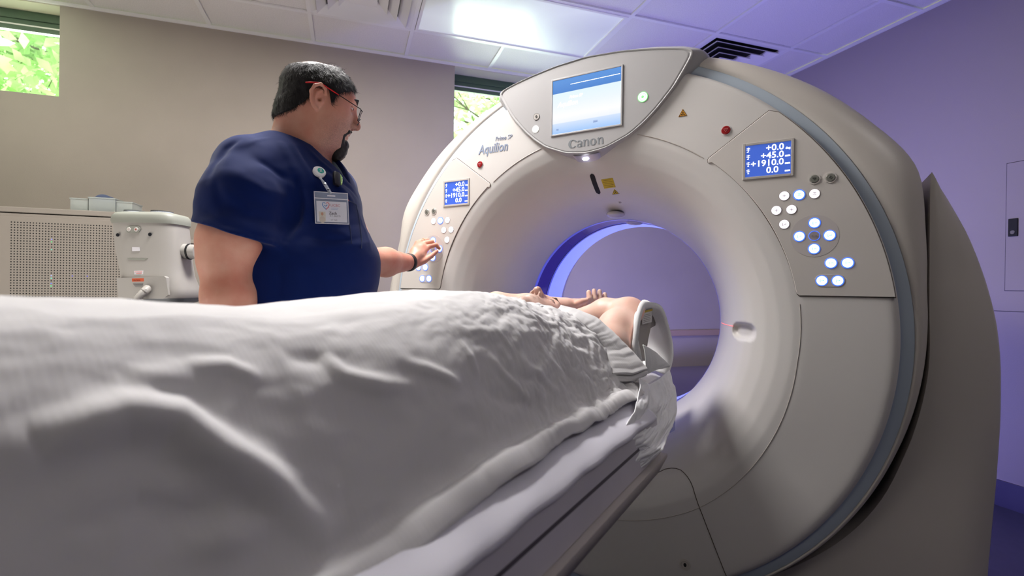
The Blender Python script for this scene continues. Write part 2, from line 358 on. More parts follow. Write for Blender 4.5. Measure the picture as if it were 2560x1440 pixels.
def tree(bc, ac, label, seed, nleaf=9000):
    r = np.random.default_rng(seed); base = rw(bc, ac, -1.0)
    t = thing('tree', base, label, 'tree', None)
    mb = MB(); mb.tube([base, rw(bc + .1, ac, 1.5), rw(bc, ac + .1, 3.4), rw(bc + .1, ac, 6)], [.22, .17, .12, .05], 10); mb.build('trunk', m_bark, t, smooth=True)
    tips = []
    mb = MB()
    for k in range(26):
        z0 = 1.6 + r.random() * 3.6; an = r.random() * 6.28; L = 1.3 + r.random() * 1.4
        p0 = rw(bc + .05, ac, z0); d = DB * math.cos(an) + DA * math.sin(an); pts = [p0]
        for s in (.3, .6, 1): pts.append(p0 + d * L * s + np.array([0, 0, (.9 * s - .35 * s * s) * L * .6]) + r.normal(size=3) * .09 * s)
        mb.tube(pts, [.035, .024, .014, .005], 6)
        for s in range(1, 4):
            for q in range(3):
                e = pts[s] + r.normal(size=3) * .45; mb.tube([pts[s] * .5 + pts[s - 1] * .5, (pts[s] + e) / 2 + r.normal(size=3) * .05, e], [.009, .006, .003], 5); tips.append(e); tips.append(pts[s])
    mb.build('branches', m_bark, t, smooth=True, kind='stuff')
    tips = np.array(tips); c = tips[r.integers(0, len(tips), nleaf)] + r.normal(size=(nleaf, 3)) * .28
    u = r.normal(size=(nleaf, 3)); u /= np.linalg.norm(u, axis=1)[:, None]; w = np.cross(u, r.normal(size=(nleaf, 3))); w /= np.linalg.norm(w, axis=1)[:, None]
    s = .045 + .04 * r.random((nleaf, 1)); fold = np.cross(u, w) * s * .25
    V = np.stack([c - u * s, c + w * s * .55 + fold, c + u * s * 1.1, c - w * s * .55 + fold], 1).reshape(-1, 3)
    F = np.arange(nleaf * 4).reshape(-1, 4)
    obj('leaves', V, F, m_leaf, t, smooth=False, kind='stuff')
tree(-4.6, 4.7, 'leafy green tree outside the left window', 1, 18000)
tree(-7.4, 10.2, 'second leafy tree further back outside the left window', 5, 14000)
tree(1.9, 5.5, 'bright leafy tree outside the window beside the scanner', 3, 9000)
# ------------------------------------------------------------------ CT gantry (front face towards -Y, bore axis along Y at z = 1)
m_cream = mat('scanner_shell_plastic', (205, 198, 190), .38, bump=.06, bscale=500)
m_face = mat('scanner_face_plastic', (216, 212, 208), .36, bump=.05, bscale=500)
m_band = mat('blue_grey_band', (180, 192, 204), .4)
m_seam = mat('panel_seam', (88, 76, 66), .7)
m_black = mat('black_gap', (6, 6, 8), .6)
G = thing('ct_scanner', (0, .25, FZ), 'large cream CT scanner gantry with round bore, standing beyond the patient table', 'scanner')
_pr = np.array([.385, .392, .40, .415, .44, .465, .49, .515, .55, .585, .62, .65, .80, .84, .853, .858]); _py = np.array([.17, .135, .105, .055, -.005, -.045, -.077, -.101, -.125, -.140, -.148, -.150, -.150, -.1495, -.146, -.138])
from math import hypot
_t = np.linspace(.385, .858, 600); _yy = np.interp(_t, _pr, _py)
for _ in range(60): _yy[1:-1] = (_yy[:-2] + 2 * _yy[1:-1] + _yy[2:]) / 4
def FY(x, z):
    r = math.hypot(x, z - 1.0)
    for _ in range(3): r = math.hypot(x, z - 1.0 + .015 * (r - .385) / .473)
    return float(np.interp(r, _t, _yy))
def fn(x, z):
    e = .002; gx = (FY(x + e, z) - FY(x - e, z)) / (2 * e); gz = (FY(x, z + e) - FY(x, z - e)) / (2 * e); v = np.array([gx, -1, gz]); return v / np.linalg.norm(v)
# dish
NT = 540; rr = np.concatenate([np.linspace(.385, .65, 110), np.linspace(.655, .84, 24), np.linspace(.843, .858, 8)])
th = np.linspace(0, 2 * PI, NT, endpoint=False); V = []
for r in rr:
    t = (r - .385) / (.858 - .385); zc = 1.0 - .015 * t; x = r * np.cos(th); z = zc + r * np.sin(th); y = np.full(NT, np.interp(r, _t, _yy))
    for s in (1, -1):   # oval laser recess either side of the bore
        a = (x - s * .487) / .034; b = (z - .988) / .0235; q = (np.abs(a) ** 2.6 + np.abs(b) ** 2.6) ** (1 / 2.6)
        y = y + np.where(q < 1.12, .026 * np.clip((1.12 - q) / .42, 0, 1) ** .8, 0)
    V.append(np.stack([x, y, z], 1))
V = np.concatenate(V); F = grid_faces(len(rr), NT, True)[:, ::-1]
front = obj('front_cover', V, F, m_face, G, smooth=True)
# blue-grey band and outer shell
def outline(r45, n=240):
    # housing outline: circle below, squarer shoulders above
    P = []
    for k in range(n):
        a = 2 * PI * k / n; c, s = math.cos(a), math.sin(a)
        key = [(-90, .915), (-45, .915), (-20, .912), (0, .920), (8, .926), (17, .955), (25.5, 1.0), (29, 1.001), (35, .985), (45, .967), (55, .945), (66, .924), (80, .905), (90, .90)]
        d = math.degrees(a); d = d if d <= 180 else d - 360
        d = 180 - d if d > 90 else (-180 - d if d < -90 else d)
        r = np.interp(d, [q[0] for q in key], [q[1] for q in key]); P.append((r * c, .997 + r * s))
    P = np.array(P)
    for _ in range(2): P = (np.roll(P, 1, 0) + 2 * P + np.roll(P, -1, 0)) / 4
    return P
a = np.linspace(0, 2 * PI, 240, endpoint=False)
C = lambda R, zc=.985: np.stack([R * np.cos(a), zc + R * np.sin(a)], 1)
O = outline(0)
def r3(P, y): return np.stack([P[:, 0], np.full(len(P), y), P[:, 1]], 1)
rings('accent_band', [r3(C(.853), -.120), r3(C(.8585), -.131), r3(C(.875), -.129), r3(C(.888), -.123), r3(C(.891), -.11)][::-1], m_band, G, angle=25)
mix = lambda t: C(.890) * (1 - t) + O * t
def shr(P, k): c = np.array([0, .985]); return c + (P - c) * k
rings('outer_shell', [r3(C(.886), -.118), r3(mix(.06), -.124), r3(mix(.2), -.125), r3(mix(.55), -.116), r3(mix(.85), -.098), r3(mix(.97), -.080), r3(O, -.06), r3(O, .02), r3(shr(O, 1.0), .50), r3(shr(O, .985), .60), r3(shr(O, .90), .64), r3(C(.60, 1.0), .645), r3(C(.50, 1.0), .64), r3(C(.42, 1.0), .56), r3(C(.39, 1.0), .47)][::-1], m_cream, G)
# bore lining: clear window ring, dark film, lit ring
m_film = mat('bore_window_film', (60, 48, 150), .12, coat=.6, emit=(50, 38, 150), es=.30)  # weak glow put into the film for the bore light behind it
m_lit = mat('bore_led_ring', (200, 205, 240), .3, emit=(120, 135, 255), es=.95)
m_edge = mat('bore_clear_edge', (130, 140, 220), .1, coat=.8, emit=(90, 95, 230), es=.45)  # edge glow put into the colour; the ring itself is no lamp
c1 = lambda R: C(R, 1.0)
rings('bore_lip', [r3(c1(.384), .168), r3(c1(.3835), .188)], m_edge, G)
rings('bore_window', [r3(c1(.386), .188), r3(c1(.386), .300)], m_film, G)
rings('bore_trim_ring', [r3(c1(.3835), .300), r3(c1(.384), .315)], m_edge, G)
rings('bore_light_ring', [r3(c1(.386), .315), r3(c1(.388), .47)], m_lit, G)
# concentric creases and seams on the face (fine recessed lines)
def seam(pts, nm='seam', r=.0011, mm=None, parent=None, lift=.0004):
    P = []
    for i in range(len(pts) - 1):
        n = max(2, int(hypot(pts[i + 1][0] - pts[i][0], pts[i + 1][1] - pts[i][1]) / .012))
        for k in range(n): t = k / n; P.append((pts[i][0] * (1 - t) + pts[i + 1][0] * t, pts[i][1] * (1 - t) + pts[i + 1][1] * t))
    P.append(pts[-1]); Q = [np.array([x, FY(x, z), z]) + fn(x, z) * lift for x, z in P]
    return MB().tube(Q, r, 6).build(nm, mm or m_seam, parent or G, smooth=True)
m_crease = mat('shallow_crease', (186, 178, 170), .5)
arc = lambda R, d0, d1, zc=1.0, n=40: [(R * math.cos(math.radians(d0 + (d1 - d0) * k / n)), zc + R * math.sin(math.radians(d0 + (d1 - d0) * k / n))) for k in range(n + 1)]
for s in (1, -1):
    mir = lambda P: [(s * x, z) for x, z in P]
    seam(mir([(r_c * math.cos(math.radians(d_c)), 1 + r_c * math.sin(math.radians(d_c))) for d_c in range(7, -86, -2) for r_c in [float(np.interp(-d_c, [-7, 8, 28, 43, 56, 82], [.640, .637, .649, .659, .664, .656]))]]), 'crease', .0010, m_crease)
    seam(mir(arc(.634, 53.5, 74)), 'crease', .0016, m_crease)
    seam(mir([(.10, .452), (.20, .489), (.245, .522), (.270, .539), (.290, .547), (.305, .550), (.320, .550), (.332, .545), (.343, .537), (.353, .526), (.361, .512), (.378, .467), (.459, .275), (.52, .17)]), 'service_door_seam', .0011)
# service door screw cap
sc = MB(); sc.ring((.343, FY(.343, .273), .273), .012, .0165, AXF, 24, .002).disc((.343, FY(.343, .273), .273), .011, AXF, 20, .001); sc.build('lock_cap', m_cream, G, smooth=True)
MB().disc((.343, FY(.343, .273) - .001, .273), .0045, AXF, 12, .0006, .006).build('key_slot', m_black, G)
# ---- side control panels
m_pan = mat('control_panel_plastic', (212, 206, 200), .36, bump=.05, bscale=500)
m_scr = mat('panel_lcd', (50, 75, 165), .2, emit=(62, 92, 178), es=1.0)
m_scrtxt = mat('lcd_white', (250, 252, 255), .3, emit=(250, 252, 255), es=1.3)
m_bez = mat('screen_bezel', (190, 184, 178), .4)
m_bw = mat('button_white_lit', (250, 246, 250), .3, emit=(250, 242, 250), es=1.05)
m_bb = mat('button_bluewhite_lit', (235, 250, 255), .3, emit=(235, 250, 255), es=1.25)
m_halo = mat('button_blue_rim', (60, 110, 245), .3, emit=(50, 105, 250), es=1.5)
m_rim = mat('button_rim', (170, 160, 165), .4)
m_grey = mat('grey_clear_button', (130, 130, 122), .15, coat=.8)
m_red = mat('red_stop_button', (150, 22, 28), .2, coat=.7)
m_glyg = mat('glyph_grey', (140, 130, 140), .5); m_glyc = mat('glyph_cyan', (60, 195, 225), .5, emit=(60, 195, 225), es=.6); m_glyr = mat('glyph_red', (225, 120, 120), .5); m_glyd = mat('glyph_dark', (80, 82, 78), .5)
def glyph(mb, x, z, y, kind, k=.0042):
    w = .00055
    def ln(a, b): mb.tube([(x + a[0] * k, y, z + a[1] * k), (x + b[0] * k, y, z + b[1] * k)], w, 5)
    if kind == 'plus': ln((-1, 0), (1, 0)); ln((0, -1), (0, 1))
    if kind == 'bars': ln((-1, .8), (1, .8)); ln((-1, -.6), (1, -.6)); ln((-.6, .3), (.6, .3))
    if kind == 'couch': ln((-.9, .9), (-.9, -.9)); ln((-.3, 0), (1.2, 0)); ln((1.2, 0), (.7, .4)); ln((-.9, -.9), (-.4, -.9))
    if kind == 'couchr': ln((-.9, .9), (-.9, -.9)); ln((-.2, -.2), (1, .3)); ln((1, .3), (1.2, -.4))
    if kind == 'tri': ln((-1, .7), (1, .7)); ln((1, .7), (0, -.9)); ln((0, -.9), (-1, .7)); ln((-.4, .3), (.4, .3))
    if kind == 'dia': ln((-1, 0), (0, 1)); ln((0, 1), (1, 0)); ln((1, 0), (0, -1)); ln((0, -1), (-1, 0)); ln((0, 1), (0, -1))
    if kind == 'dots': ln((-1.5, 0), (-.6, 0)); ln((.6, 0), (1.5, 0))
outer = [(.853 * math.cos(t), .985 + .853 * math.sin(t)) for t in np.radians(np.linspace(48.4, 7.8, 40))]
inner = arc(.636, 9.2, 51.8)
for s, side in ((1, 'right'), (-1, 'left')):
    poly = [(.553, 1.621)] + outer[1:] + [(.845, 1.1005), (.634, 1.1005), (.628, 1.106)] + inner[1:-1] + [(.392, 1.492), (.391, 1.501), (.396, 1.508)]
    poly = [(s * x, z) for x, z in poly]; cx = sum(p[0] for p in poly) / len(poly); cz = sum(p[1] for p in poly) / len(poly)
    grow = lambda d: [(x + d * (x - cx) / math.hypot(x - cx, z - cz), z + d * (z - cz) / math.hypot(x - cx, z - cz)) for x, z in poly]
    MB().plate(grow(.0022), -.148, -.1506).build('panel_gap', m_seam, G)
    pan = MB().plate(poly, -.149, -.1525, .0012).build('control_panel', m_pan, G, label=side + ' side control panel with small display and lit buttons')
    Y = -.1525
    # display
    x0, x1, z0, z1 = .494, .609, 1.438, 1.528
    if s < 0: x0, x1 = -x1, -x0
    fr = [(x0 - .006, z0 - .006), (x1 + .006, z0 - .006), (x1 + .006, z1 + .006), (x0 - .006, z1 + .006)]
    mb = MB()
    for lo, hi in (((x0 - .007, Y - .003, z0 - .007), (x0, Y, z1 + .007)), ((x1, Y - .003, z0 - .007), (x1 + .007, Y, z1 + .007)), ((x0, Y - .003, z0 - .007), (x1, Y, z0)), ((x0, Y - .003, z1), (x1, Y, z1 + .007))): mb.box(lo, hi, bev=.0008)
    mb.build('screen_bezel', m_bez, pan); MB().box((x0, Y - .0006, z0), (x1, Y, z1)).build('screen', m_scr, pan)
    ty = Y - .0008
    for k, (tx, sfx) in enumerate((('+0.0', 'deg'), ('+45.0', 'mm'), ('+1910.0', 'mm'), ('0.0', 'mm'))):
        zz = z1 - .0205 - k * .0208
        text(tx, .0245, m_scrtxt, pan, (x1 - (.0172 if k < 3 else .030), ty, zz), 'readout', align='RIGHT', depth=.0002, bold=.0004, sx=1.04)
        text(sfx, .0078, m_scrtxt, pan, (x1 - .0020, ty, zz), 'unit', align='RIGHT', depth=.0002, bold=.0004, sx=1.05)
        ic = MB(); ix = x0 + .0075; iz = zz + .008
        for lo, hi in (((-.0045, 0), (.0045, .0014)), ((-.001, -.006), (.001, .0075)), ((-.0045, .004), (-.001, .0055)), ((.001, .0045), (.0045, .006)), ((-.004 + .001 * k, -.006), (.001 * k, -.0045))): ic.box((ix + lo[0], ty - .0002, iz + lo[1]), (ix + hi[0], ty, iz + hi[1]))
        ic.build('icon', m_scrtxt, pan)
    def button(x, z, kind, gl):
        x *= s; R = .0122
        if kind == 'blue':
            MB().ring((x, Y, z), R, R + .0022, AXF, 28, .0012).build('button_rim', m_halo, pan, smooth=True); MB().disc((x, Y, z), R, AXF, 28, .0016).build('button', m_bb, pan, smooth=True); gm = m_glyc
        elif kind == 'white':
            MB().ring((x, Y, z), R, R + .0012, AXF, 28, .0008).build('button_rim', m_rim, pan, smooth=True); MB().disc((x, Y, z), R, AXF, 28, .0014).build('button', m_bw, pan, smooth=True); gm = m_glyg
        elif kind == 'ring':
            MB().ring((x, Y, z), R, R + .0012, AXF, 28, .0010).build('button_rim', m_halo, pan, smooth=True); MB().disc((x, Y, z), R, AXF, 28, .0008).build('button', m_rim, pan, smooth=True); gm = m_glyd
        else:
            MB().ring((x, Y, z), R - .001, R + .0022, AXF, 28, .0016).build('button_rim', m_pan, pan, smooth=True); MB().disc((x, Y, z), R - .001, AXF, 28, .003, bev=.6).build('button', m_grey, pan, smooth=True); gm = m_glyd
        mb = MB(); glyph(mb, x, z, Y - (.0020 if kind != 'grey' else .0032), gl); mb.build('button_icon', gm, pan)
    MB().disc((s * .667, Y, 1.263), .057, AXF, 48, .0004).build('keypad_disc', mat('keypad_disc', (204, 197, 194), .3), pan)
    px = [s * .704 + .030 * math.cos(t) for t in ()]; pill = []
    for t in np.linspace(-PI / 2, PI / 2, 14): pill.append((s * .704 + .018 + .0165 * math.cos(t), 1.142 + .0165 * math.sin(t)))
    for t in np.linspace(PI / 2, 3 * PI / 2, 14): pill.append((s * .704 - .018 + .0165 * math.cos(t), 1.142 + .0165 * math.sin(t)))
    MB().plate(pill, Y, Y - .0008, .0003).build('button_surround', mat('pill', (198, 192, 196), .3), pan)
    button(.665, 1.417, 'grey', 'tri'); button(.702, 1.417, 'grey', 'dia')
    for x, z, k, g_ in ((.666, 1.377, 'white', 'bars'), (.630, 1.377, 'blue', 'bars'), (.594, 1.377, 'white', 'plus'), (.612, 1.338, 'white', 'plus'), (.575, 1.338, 'white', 'plus'), (.595, 1.298, 'white', 'couch'),
                        (.667, 1.298, 'blue', 'couch'), (.632, 1.263, 'blue', 'couch'), (.702, 1.263, 'blue', 'couch'), (.667, 1.228, 'blue', 'couchr'), (.667, 1.263, 'ring', 'dots'),
                        (.706, 1.189, 'blue', 'couchr'), (.743, 1.189, 'blue', 'couchr'), (.686, 1.142, 'blue', 'couch'), (.722, 1.142, 'blue', 'couch')): button(x, z, k, g_)
    # red stop
    x = s * .440; MB().ring((x, -.150, 1.583), .0125, .0155, AXF, 28, .0012).build('stop_button_rim', m_face, G, smooth=True)
    rb = MB().disc((x, -.150, 1.583), .0128, AXF, 28, .004, bev=.5).build('stop_button', m_red, G, smooth=True, label='red stop button beside the %s control panel' % side)
    mb = MB(); glyph(mb, x, 1.583, -.1544, 'tri', .006); mb.build('stop_symbol', m_glyr, rb)
# ---- lettering on the face
m_let = mat('face_lettering', (140, 152, 176), .5)
text('Aquilion', .0490, m_let, G, (-.4475, -.1508, 1.6225), 'model_lettering', shear=.22, bold=.0007, sx=.80)
text('Prime', .0225, m_let, G, (-.372, -.1508, 1.6635), 'model_lettering', shear=.22, sx=.92)
text('SP', .0225, mat('face_lettering_light', (170, 178, 196), .5), G, (-.318, -.1508, 1.6635), 'model_lettering', shear=.22, sx=.92)
# ---- radiation sticker, laser slot, caution stickers
m_yel = mat('sticker_yellow', (205, 178, 30), .5); m_ora = mat('sticker_orange', (225, 155, 30), .5); m_ink = mat('sticker_ink', (40, 34, 20), .6)
def tri_sticker(x, z, w, m, nm, y=None, nrm=None):
    y = FY(x, z) if y is None else y; n = fn(x, z); t = MB(); A = (np.array([1., 0, 0]), np.cross(n, np.array([1., 0, 0])) * 1.0, n)
    A = (A[0], np.array([0, n[2] * 0 + (-n[2] / n[1]) * -1 if 0 else 0, 1.]), n); up = np.cross(np.array([1., 0, 0]), n); up = up if up[2] > 0 else -up
    def P(a, b, h): return np.array([x, y, z]) + np.array([a, 0, 0]) + up * b + n * h
    out = [(-w / 2, -w * .29), (w / 2, -w * .29), (0, w * .58)]
    st = MB().add([P(a, b, .0002) for a, b in out] + [P(a, b, .0010) for a, b in out], [(0, 1, 2), (5, 4, 3), (0, 3, 4, 1), (1, 4, 5, 2), (2, 5, 3, 0)]).build(nm, m, G)
    k = MB()
    for i in range(3): (a0, b0), (a1, b1) = out[i], out[(i + 1) % 3]; k.tube([P(a0 * .86, b0 * .86, .0011), P(a1 * .86, b1 * .86, .0011)], w * .022, 5)
    for q in (90, 210, 330):
        c, s_ = math.cos(math.radians(q)), math.sin(math.radians(q)); k.tube([P(c * w * .05, s_ * w * .05, .0011), P(c * w * .2, s_ * w * .2, .0011)], [w * .02, w * .07], 6)
    k.tube([P(0, 0, .0008), P(0, 0, .0018)], w * .05, 10); k.build('symbol', m_ink, st)
tri_sticker(.316, 1.652, .026, m_ora, 'radiation_sticker')
tri_sticker(.064, 1.452, .030, m_yel, 'laser_warning_sticker')
def patch(x0, x1, z0, z1, m, nm, h=.001, parent=None, seg=6):
    P = []
    for hh in (.0002, h):
        for i in range(seg + 1):
            for (xx) in (x0, x1): z = z0 + (z1 - z0) * i / seg; P.append(np.array([xx, FY(xx, z), z]) + fn(xx, z) * hh)
    n = 2 * (seg + 1); f = []
    for i in range(seg): f.append((n + 2 * i, n + 2 * i + 1, n + 2 * i + 3, n + 2 * i + 2)); f.append((2 * i, n + 2 * i, n + 2 * i + 2, 2 * i + 2)); f.append((2 * i + 1, 2 * i + 3, n + 2 * i + 3, n + 2 * i + 1))
    f += [(0, 1, n + 1, n), (n - 2, 2 * n - 2, 2 * n - 1, n - 1)]
    return MB().add(P, f).build(nm, m, parent or G)
st = patch(.028, .072, 1.466, 1.492, m_yel, 'caution_sticker')
mb = MB()
for k, z in enumerate((1.470, 1.4745, 1.479, 1.4835, 1.488)):
    L = .018 if k % 2 else .015; mb.tube([np.array([.05 - L, FY(.05 - L, z), z]) + fn(.05 - L, z) * .0012, np.array([.05 + L, FY(.05 + L, z), z]) + fn(.05 + L, z) * .0012], .0005, 4)
mb.build('caution_text', m_ink, st)
# slot: black capsule following the cone
P = []; zz = np.linspace(1.452, 1.512, 16); L = []
for sgn in (-1, 1):
    row = []
    for z in (zz if sgn > 0 else zz[::-1]):
        e = min(z - 1.452, 1.512 - z); w = .0085 * math.sqrt(max(0, 1 - max(0, 1 - e / .0085) ** 2)) + .0004; row.append((sgn * w, z))
    L += row
Lc = [np.array([x, FY(x, z), z]) + fn(x, z) * .0008 for x, z in L]
MB().add(Lc, [(i, i + 1, 31 - i - 1, 31 - i) for i in range(15)]).build('laser_slot', m_black, G)
MB().disc(np.array([0.0, FY(0, 1.45), 1.428]) + fn(0, 1.428) * .002, .0001, AXF, 8, .0001)
q = np.array([.062, FY(.062, 1.425), 1.425]); n_ = fn(.062, 1.425); MB().disc(q, .006, (np.array([1., 0, 0]), np.cross(n_, (1, 0, 0)), n_), 20, .002, bev=.5).build('sensor_cap', m_bez, G, smooth=True)
MB().disc(q + n_ * .002, .002, (np.array([1., 0, 0]), np.cross(n_, (1, 0, 0)), n_), 12, .0004).build('sensor_lens', m_black, G)
# two moulded intercom blisters under the top of the lip
def blister(c, r, m, nm):
    bm = bmesh.new(); bmesh.ops.create_uvsphere(bm, u_segments=32, v_segments=16, radius=1)
    for v in bm.verts: v.co = Vector((v.co.x * r[0] + c[0], v.co.y * r[1] + c[1], v.co.z * r[2] + c[2]))
    me = bpy.data.meshes.new(nm); bm.to_mesh(me); bm.free(); [setattr(p, 'use_smooth', True) for p in me.polygons]; return link(nm, me, m, G)
m_bl = mat('blister_plastic', (205, 200, 196), .2, coat=.6)
blister((.022, .085, 1.392), (.033, .045, .013), m_bl, 'intercom_blister'); blister((.03, .295, 1.388), (.036, .05, .012), m_bl, 'intercom_blister')
# thin red laser line beside the right recess
m_las = mat('laser_red', (255, 90, 90), .4, emit=(255, 95, 100), es=1.6)
def lase(x0, x1, z): MB().tube([np.array([x, FY(x, z), z]) + fn(x, z) * .0005 for x in np.linspace(x0, x1, 10)], .0008, 5).build('laser_line', m_las, G)
lase(.396, .452, .9995)
# ---- display pod
pod = [(0, 1.566), (.075, 1.576), (.155, 1.608), (.200, 1.640), (.244, 1.680), (.295, 1.738), (.328, 1.790), (.348, 1.825), (.353, 1.836), (.345, 1.842), (.299, 1.856), (.212, 1.874), (.119, 1.888), (0, 1.896)]
podb = [(0, 1.541), (.060, 1.553), (.120, 1.583), (.171, 1.618), (.232, 1.670), (.285, 1.728), (.327, 1.768), (.362, 1.800), (.382, 1.830), (.372, 1.850), (.320, 1.872), (.225, 1.893), (.119, 1.905), (0, 1.910)]
def closed(P, n=160):
    L = [(x, z) for x, z in P] + [(-x, z) for x, z in P[-2:0:-1]]; L = np.array(L); 
    d = np.r_[0, np.cumsum(np.hypot(*(np.roll(L, -1, 0) - L).T))]; t = np.linspace(0, d[-1], n, endpoint=False); LL = np.vstack([L, L[:1]])
    Q = np.stack([np.interp(t, d, LL[:, 0]), np.interp(t, d, LL[:, 1])], 1)
    for _ in range(2): Q = (np.roll(Q, 1, 0) + 2 * Q + np.roll(Q, -1, 0)) / 4
    return Q
def match(P, Q):  # resample by shared key points so rings line up
    return closed(P), closed(Q)
PF, PB = closed(pod), closed(podb)
pc = np.array([0, 1.75]); sc_ = lambda P, k, o=(0, 0): pc + (P - pc) * k + np.array(o)
m_pod = mat('display_pod_plastic', (180, 178, 178), .36, bump=.05, bscale=500)
PODY = -.160
t_ = lambda P, Q, t: P * (1 - t) + Q * t
R_ = [r3(sc_(PF, .40), PODY), r3(sc_(PF, .80), PODY), r3(sc_(PF, .945), PODY), r3(sc_(PF, .955), PODY), r3(sc_(PF, .962), PODY + .0016), r3(sc_(PF, .970), PODY + .0014), r3(sc_(PF, .985), PODY - .003), r3(sc_(PF, .997), PODY - .0005), r3(sc_(PF, 1.003), PODY + .006), r3(t_(PF, PB, .3), PODY + .016), r3(t_(PF, PB, .75), PODY + .030), r3(PB, PODY + .048), r3(sc_(PB, 1.01), -.09), r3(sc_(PB, 1.0), .0), r3(sc_(PB, .97), .16), r3(sc_(PB, .90), .19)]
pd = rings('display_pod', R_[::-1], m_pod, G, caps=(False, True))
# fill the ring cap direction safely: front plate is a separate flat panel
SX0, SX1, SZ0, SZ1 = -.1255, .1225, 1.648, 1.835
mb = MB()
for lo, hi in (((SX0 - .006, PODY - .0035, SZ0 - .006), (SX0, PODY + .001, SZ1 + .006)), ((SX1, PODY - .0035, SZ0 - .006), (SX1 + .006, PODY + .001, SZ1 + .006)), ((SX0, PODY - .0035, SZ0 - .006), (SX1, PODY + .001, SZ0)), ((SX0, PODY - .0035, SZ1), (SX1, PODY + .001, SZ1 + .006))): mb.box(lo, hi, bev=.0012)
mb.build('screen_bezel', m_pod, pd)
m_big = bpy.data.materials.new('main_screen'); m_big.use_nodes = True; n = m_big.node_tree.nodes; l = m_big.node_tree.links; b = n['Principled BSDF']
tcn = n.new('ShaderNodeTexCoord'); sp = n.new('ShaderNodeSeparateXYZ'); l.new(tcn.outputs['Object'], sp.inputs[0]); mr = n.new('ShaderNodeMapRange'); mr.inputs[1].default_value = SZ0; mr.inputs[2].default_value = SZ1; l.new(sp.outputs[2], mr.inputs[0])
cr = n.new('ShaderNodeValToRGB'); l.new(mr.outputs[0], cr.inputs[0]); e = cr.color_ramp.elements; e[0].position = 0; e[0].color = lin((160, 200, 250)); e[1].position = 1; e[1].color = lin((92, 150, 222))
for p_, c_ in ((.19, (212, 228, 252)), (.20, (240, 245, 255)), (.32, (252, 252, 255)), (.55, (236, 246, 255)), (.752, (225, 244, 255)), (.756, (70, 130, 208))): q = e.new(p_); q.color = lin(c_)
l.new(cr.outputs[0], b.inputs['Emission Color']); b.inputs['Emission Strength'].default_value = 1.0; b.inputs['Base Color'].default_value = (.02, .02, .02, 1); b.inputs['Roughness'].default_value = .2
MB().box((SX0, PODY - .0006, SZ0), (SX1, PODY + .0005, SZ1)).build('main_screen', m_big, pd)
MB().box((-.058, PODY - .0012, 1.8120), (.118, PODY - .0006, 1.8138)).build('screen_line', m_scrtxt, pd)
text('Aquilion', .0235, m_scrtxt, pd, (-.106, PODY - .0008, 1.741), 'screen_lettering', shear=.22, bold=.0006, sx=.95, depth=.0002)
text('Prime SP', .0135, m_scrtxt, pd, (-.062, PODY - .0008, 1.765), 'screen_lettering', shear=.22, bold=.0004, depth=.0002)
mb = MB()
for (x, z, w, h) in ((-.110, 1.6600, .008, .0055), (.027, 1.6680, .015, .0055)):
    for lo, hi in (((x, z), (x + w, z + .0007)), ((x, z + h), (x + w, z + h + .0007)), ((x, z), (x + .0007, z + h)), ((x + w, z), (x + w + .0007, z + h))): mb.box((lo[0], PODY - .001, lo[1]), (hi[0], PODY - .0005, hi[1]))
    mb.box((x + .002, PODY - .001, z + .002), (x + w - .0015, PODY - .0006, z + h - .0012))
mb.build('screen_icons', mat('screen_icon', (110, 140, 200), .4), pd)
# maker's wordmark, letters built from strokes of varying width
m_can = mat('wordmark_grey', (128, 132, 136), .5)
def stroke(mb, pts, ws, y=PODY - .0008):
    pts = [np.array(p, float) for p in pts]; Lp, Rp = [], []
    for i, p in enumerate(pts):
        t = pts[min(i + 1, len(pts) - 1)] - pts[max(i - 1, 0)]; t /= np.linalg.norm(t) + 1e-9; nn = np.array([-t[1], t[0]]) * ws[i] / 2; Lp.append(p + nn); Rp.append(p - nn)
    n = len(pts); vs = [(x, y, z) for x, z in Lp] + [(x, y, z) for x, z in Rp] + [(x, y + .0008, z) for x, z in Lp] + [(x, y + .0008, z) for x, z in Rp]
    f = [(i, i + 1, n + i + 1, n + i) for i in range(n - 1)] + [(i, 2 * n + i, 2 * n + i + 1, i + 1) for i in range(n - 1)] + [(n + i, n + i + 1, 3 * n + i + 1, 3 * n + i) for i in range(n - 1)]
    mb.add(vs, f)
cw = MB(); X0, Z0, Hh = -.063, 1.592, .0245   # cap height; x-height .0195
def arcp(cx, cz, rx, rz, a0, a1, wf, n=18):
    P = []; Wd = []
    for k in range(n + 1):
        a_ = math.radians(a0 + (a1 - a0) * k / n); P.append((X0 + cx + rx * math.cos(a_), Z0 + cz + rz * math.sin(a_))); Wd.append(wf(a_, k / n))
    stroke(cw, P, Wd)
arcp(.0125, .0125, .0095, .0112, 48, 322, lambda a_, t: .0018 + .0052 * abs(math.cos(a_)) * (1 if math.cos(a_) < 0 else .25))
stroke(cw, [(X0 + .0185, Z0 + .0215), (X0 + .0215, Z0 + .0185), (X0 + .021, Z0 + .016)], [.003, .004, .0012])
def letter_n(x): 
    stroke(cw, [(X0 + x + .0022, Z0 + .0008), (X0 + x + .0022, Z0 + .0185)], [.0044, .0044]); stroke(cw, [(X0 + x - .001, Z0 + .0175), (X0 + x + .003, Z0 + .0195)], [.0012, .003])
    stroke(cw, [(X0 + x + .004, Z0 + .0150), (X0 + x + .0075, Z0 + .0188), (X0 + x + .0115, Z0 + .0182), (X0 + x + .0130, Z0 + .0148), (X0 + x + .0132, Z0 + .0008)], [.0012, .0026, .0036, .0044, .0044])
def letter_o(x): arcp(x + .0085, .0098, .0064, .0086, 0, 360, lambda a_, t: .0016 + .0036 * abs(math.cos(a_)), 26)
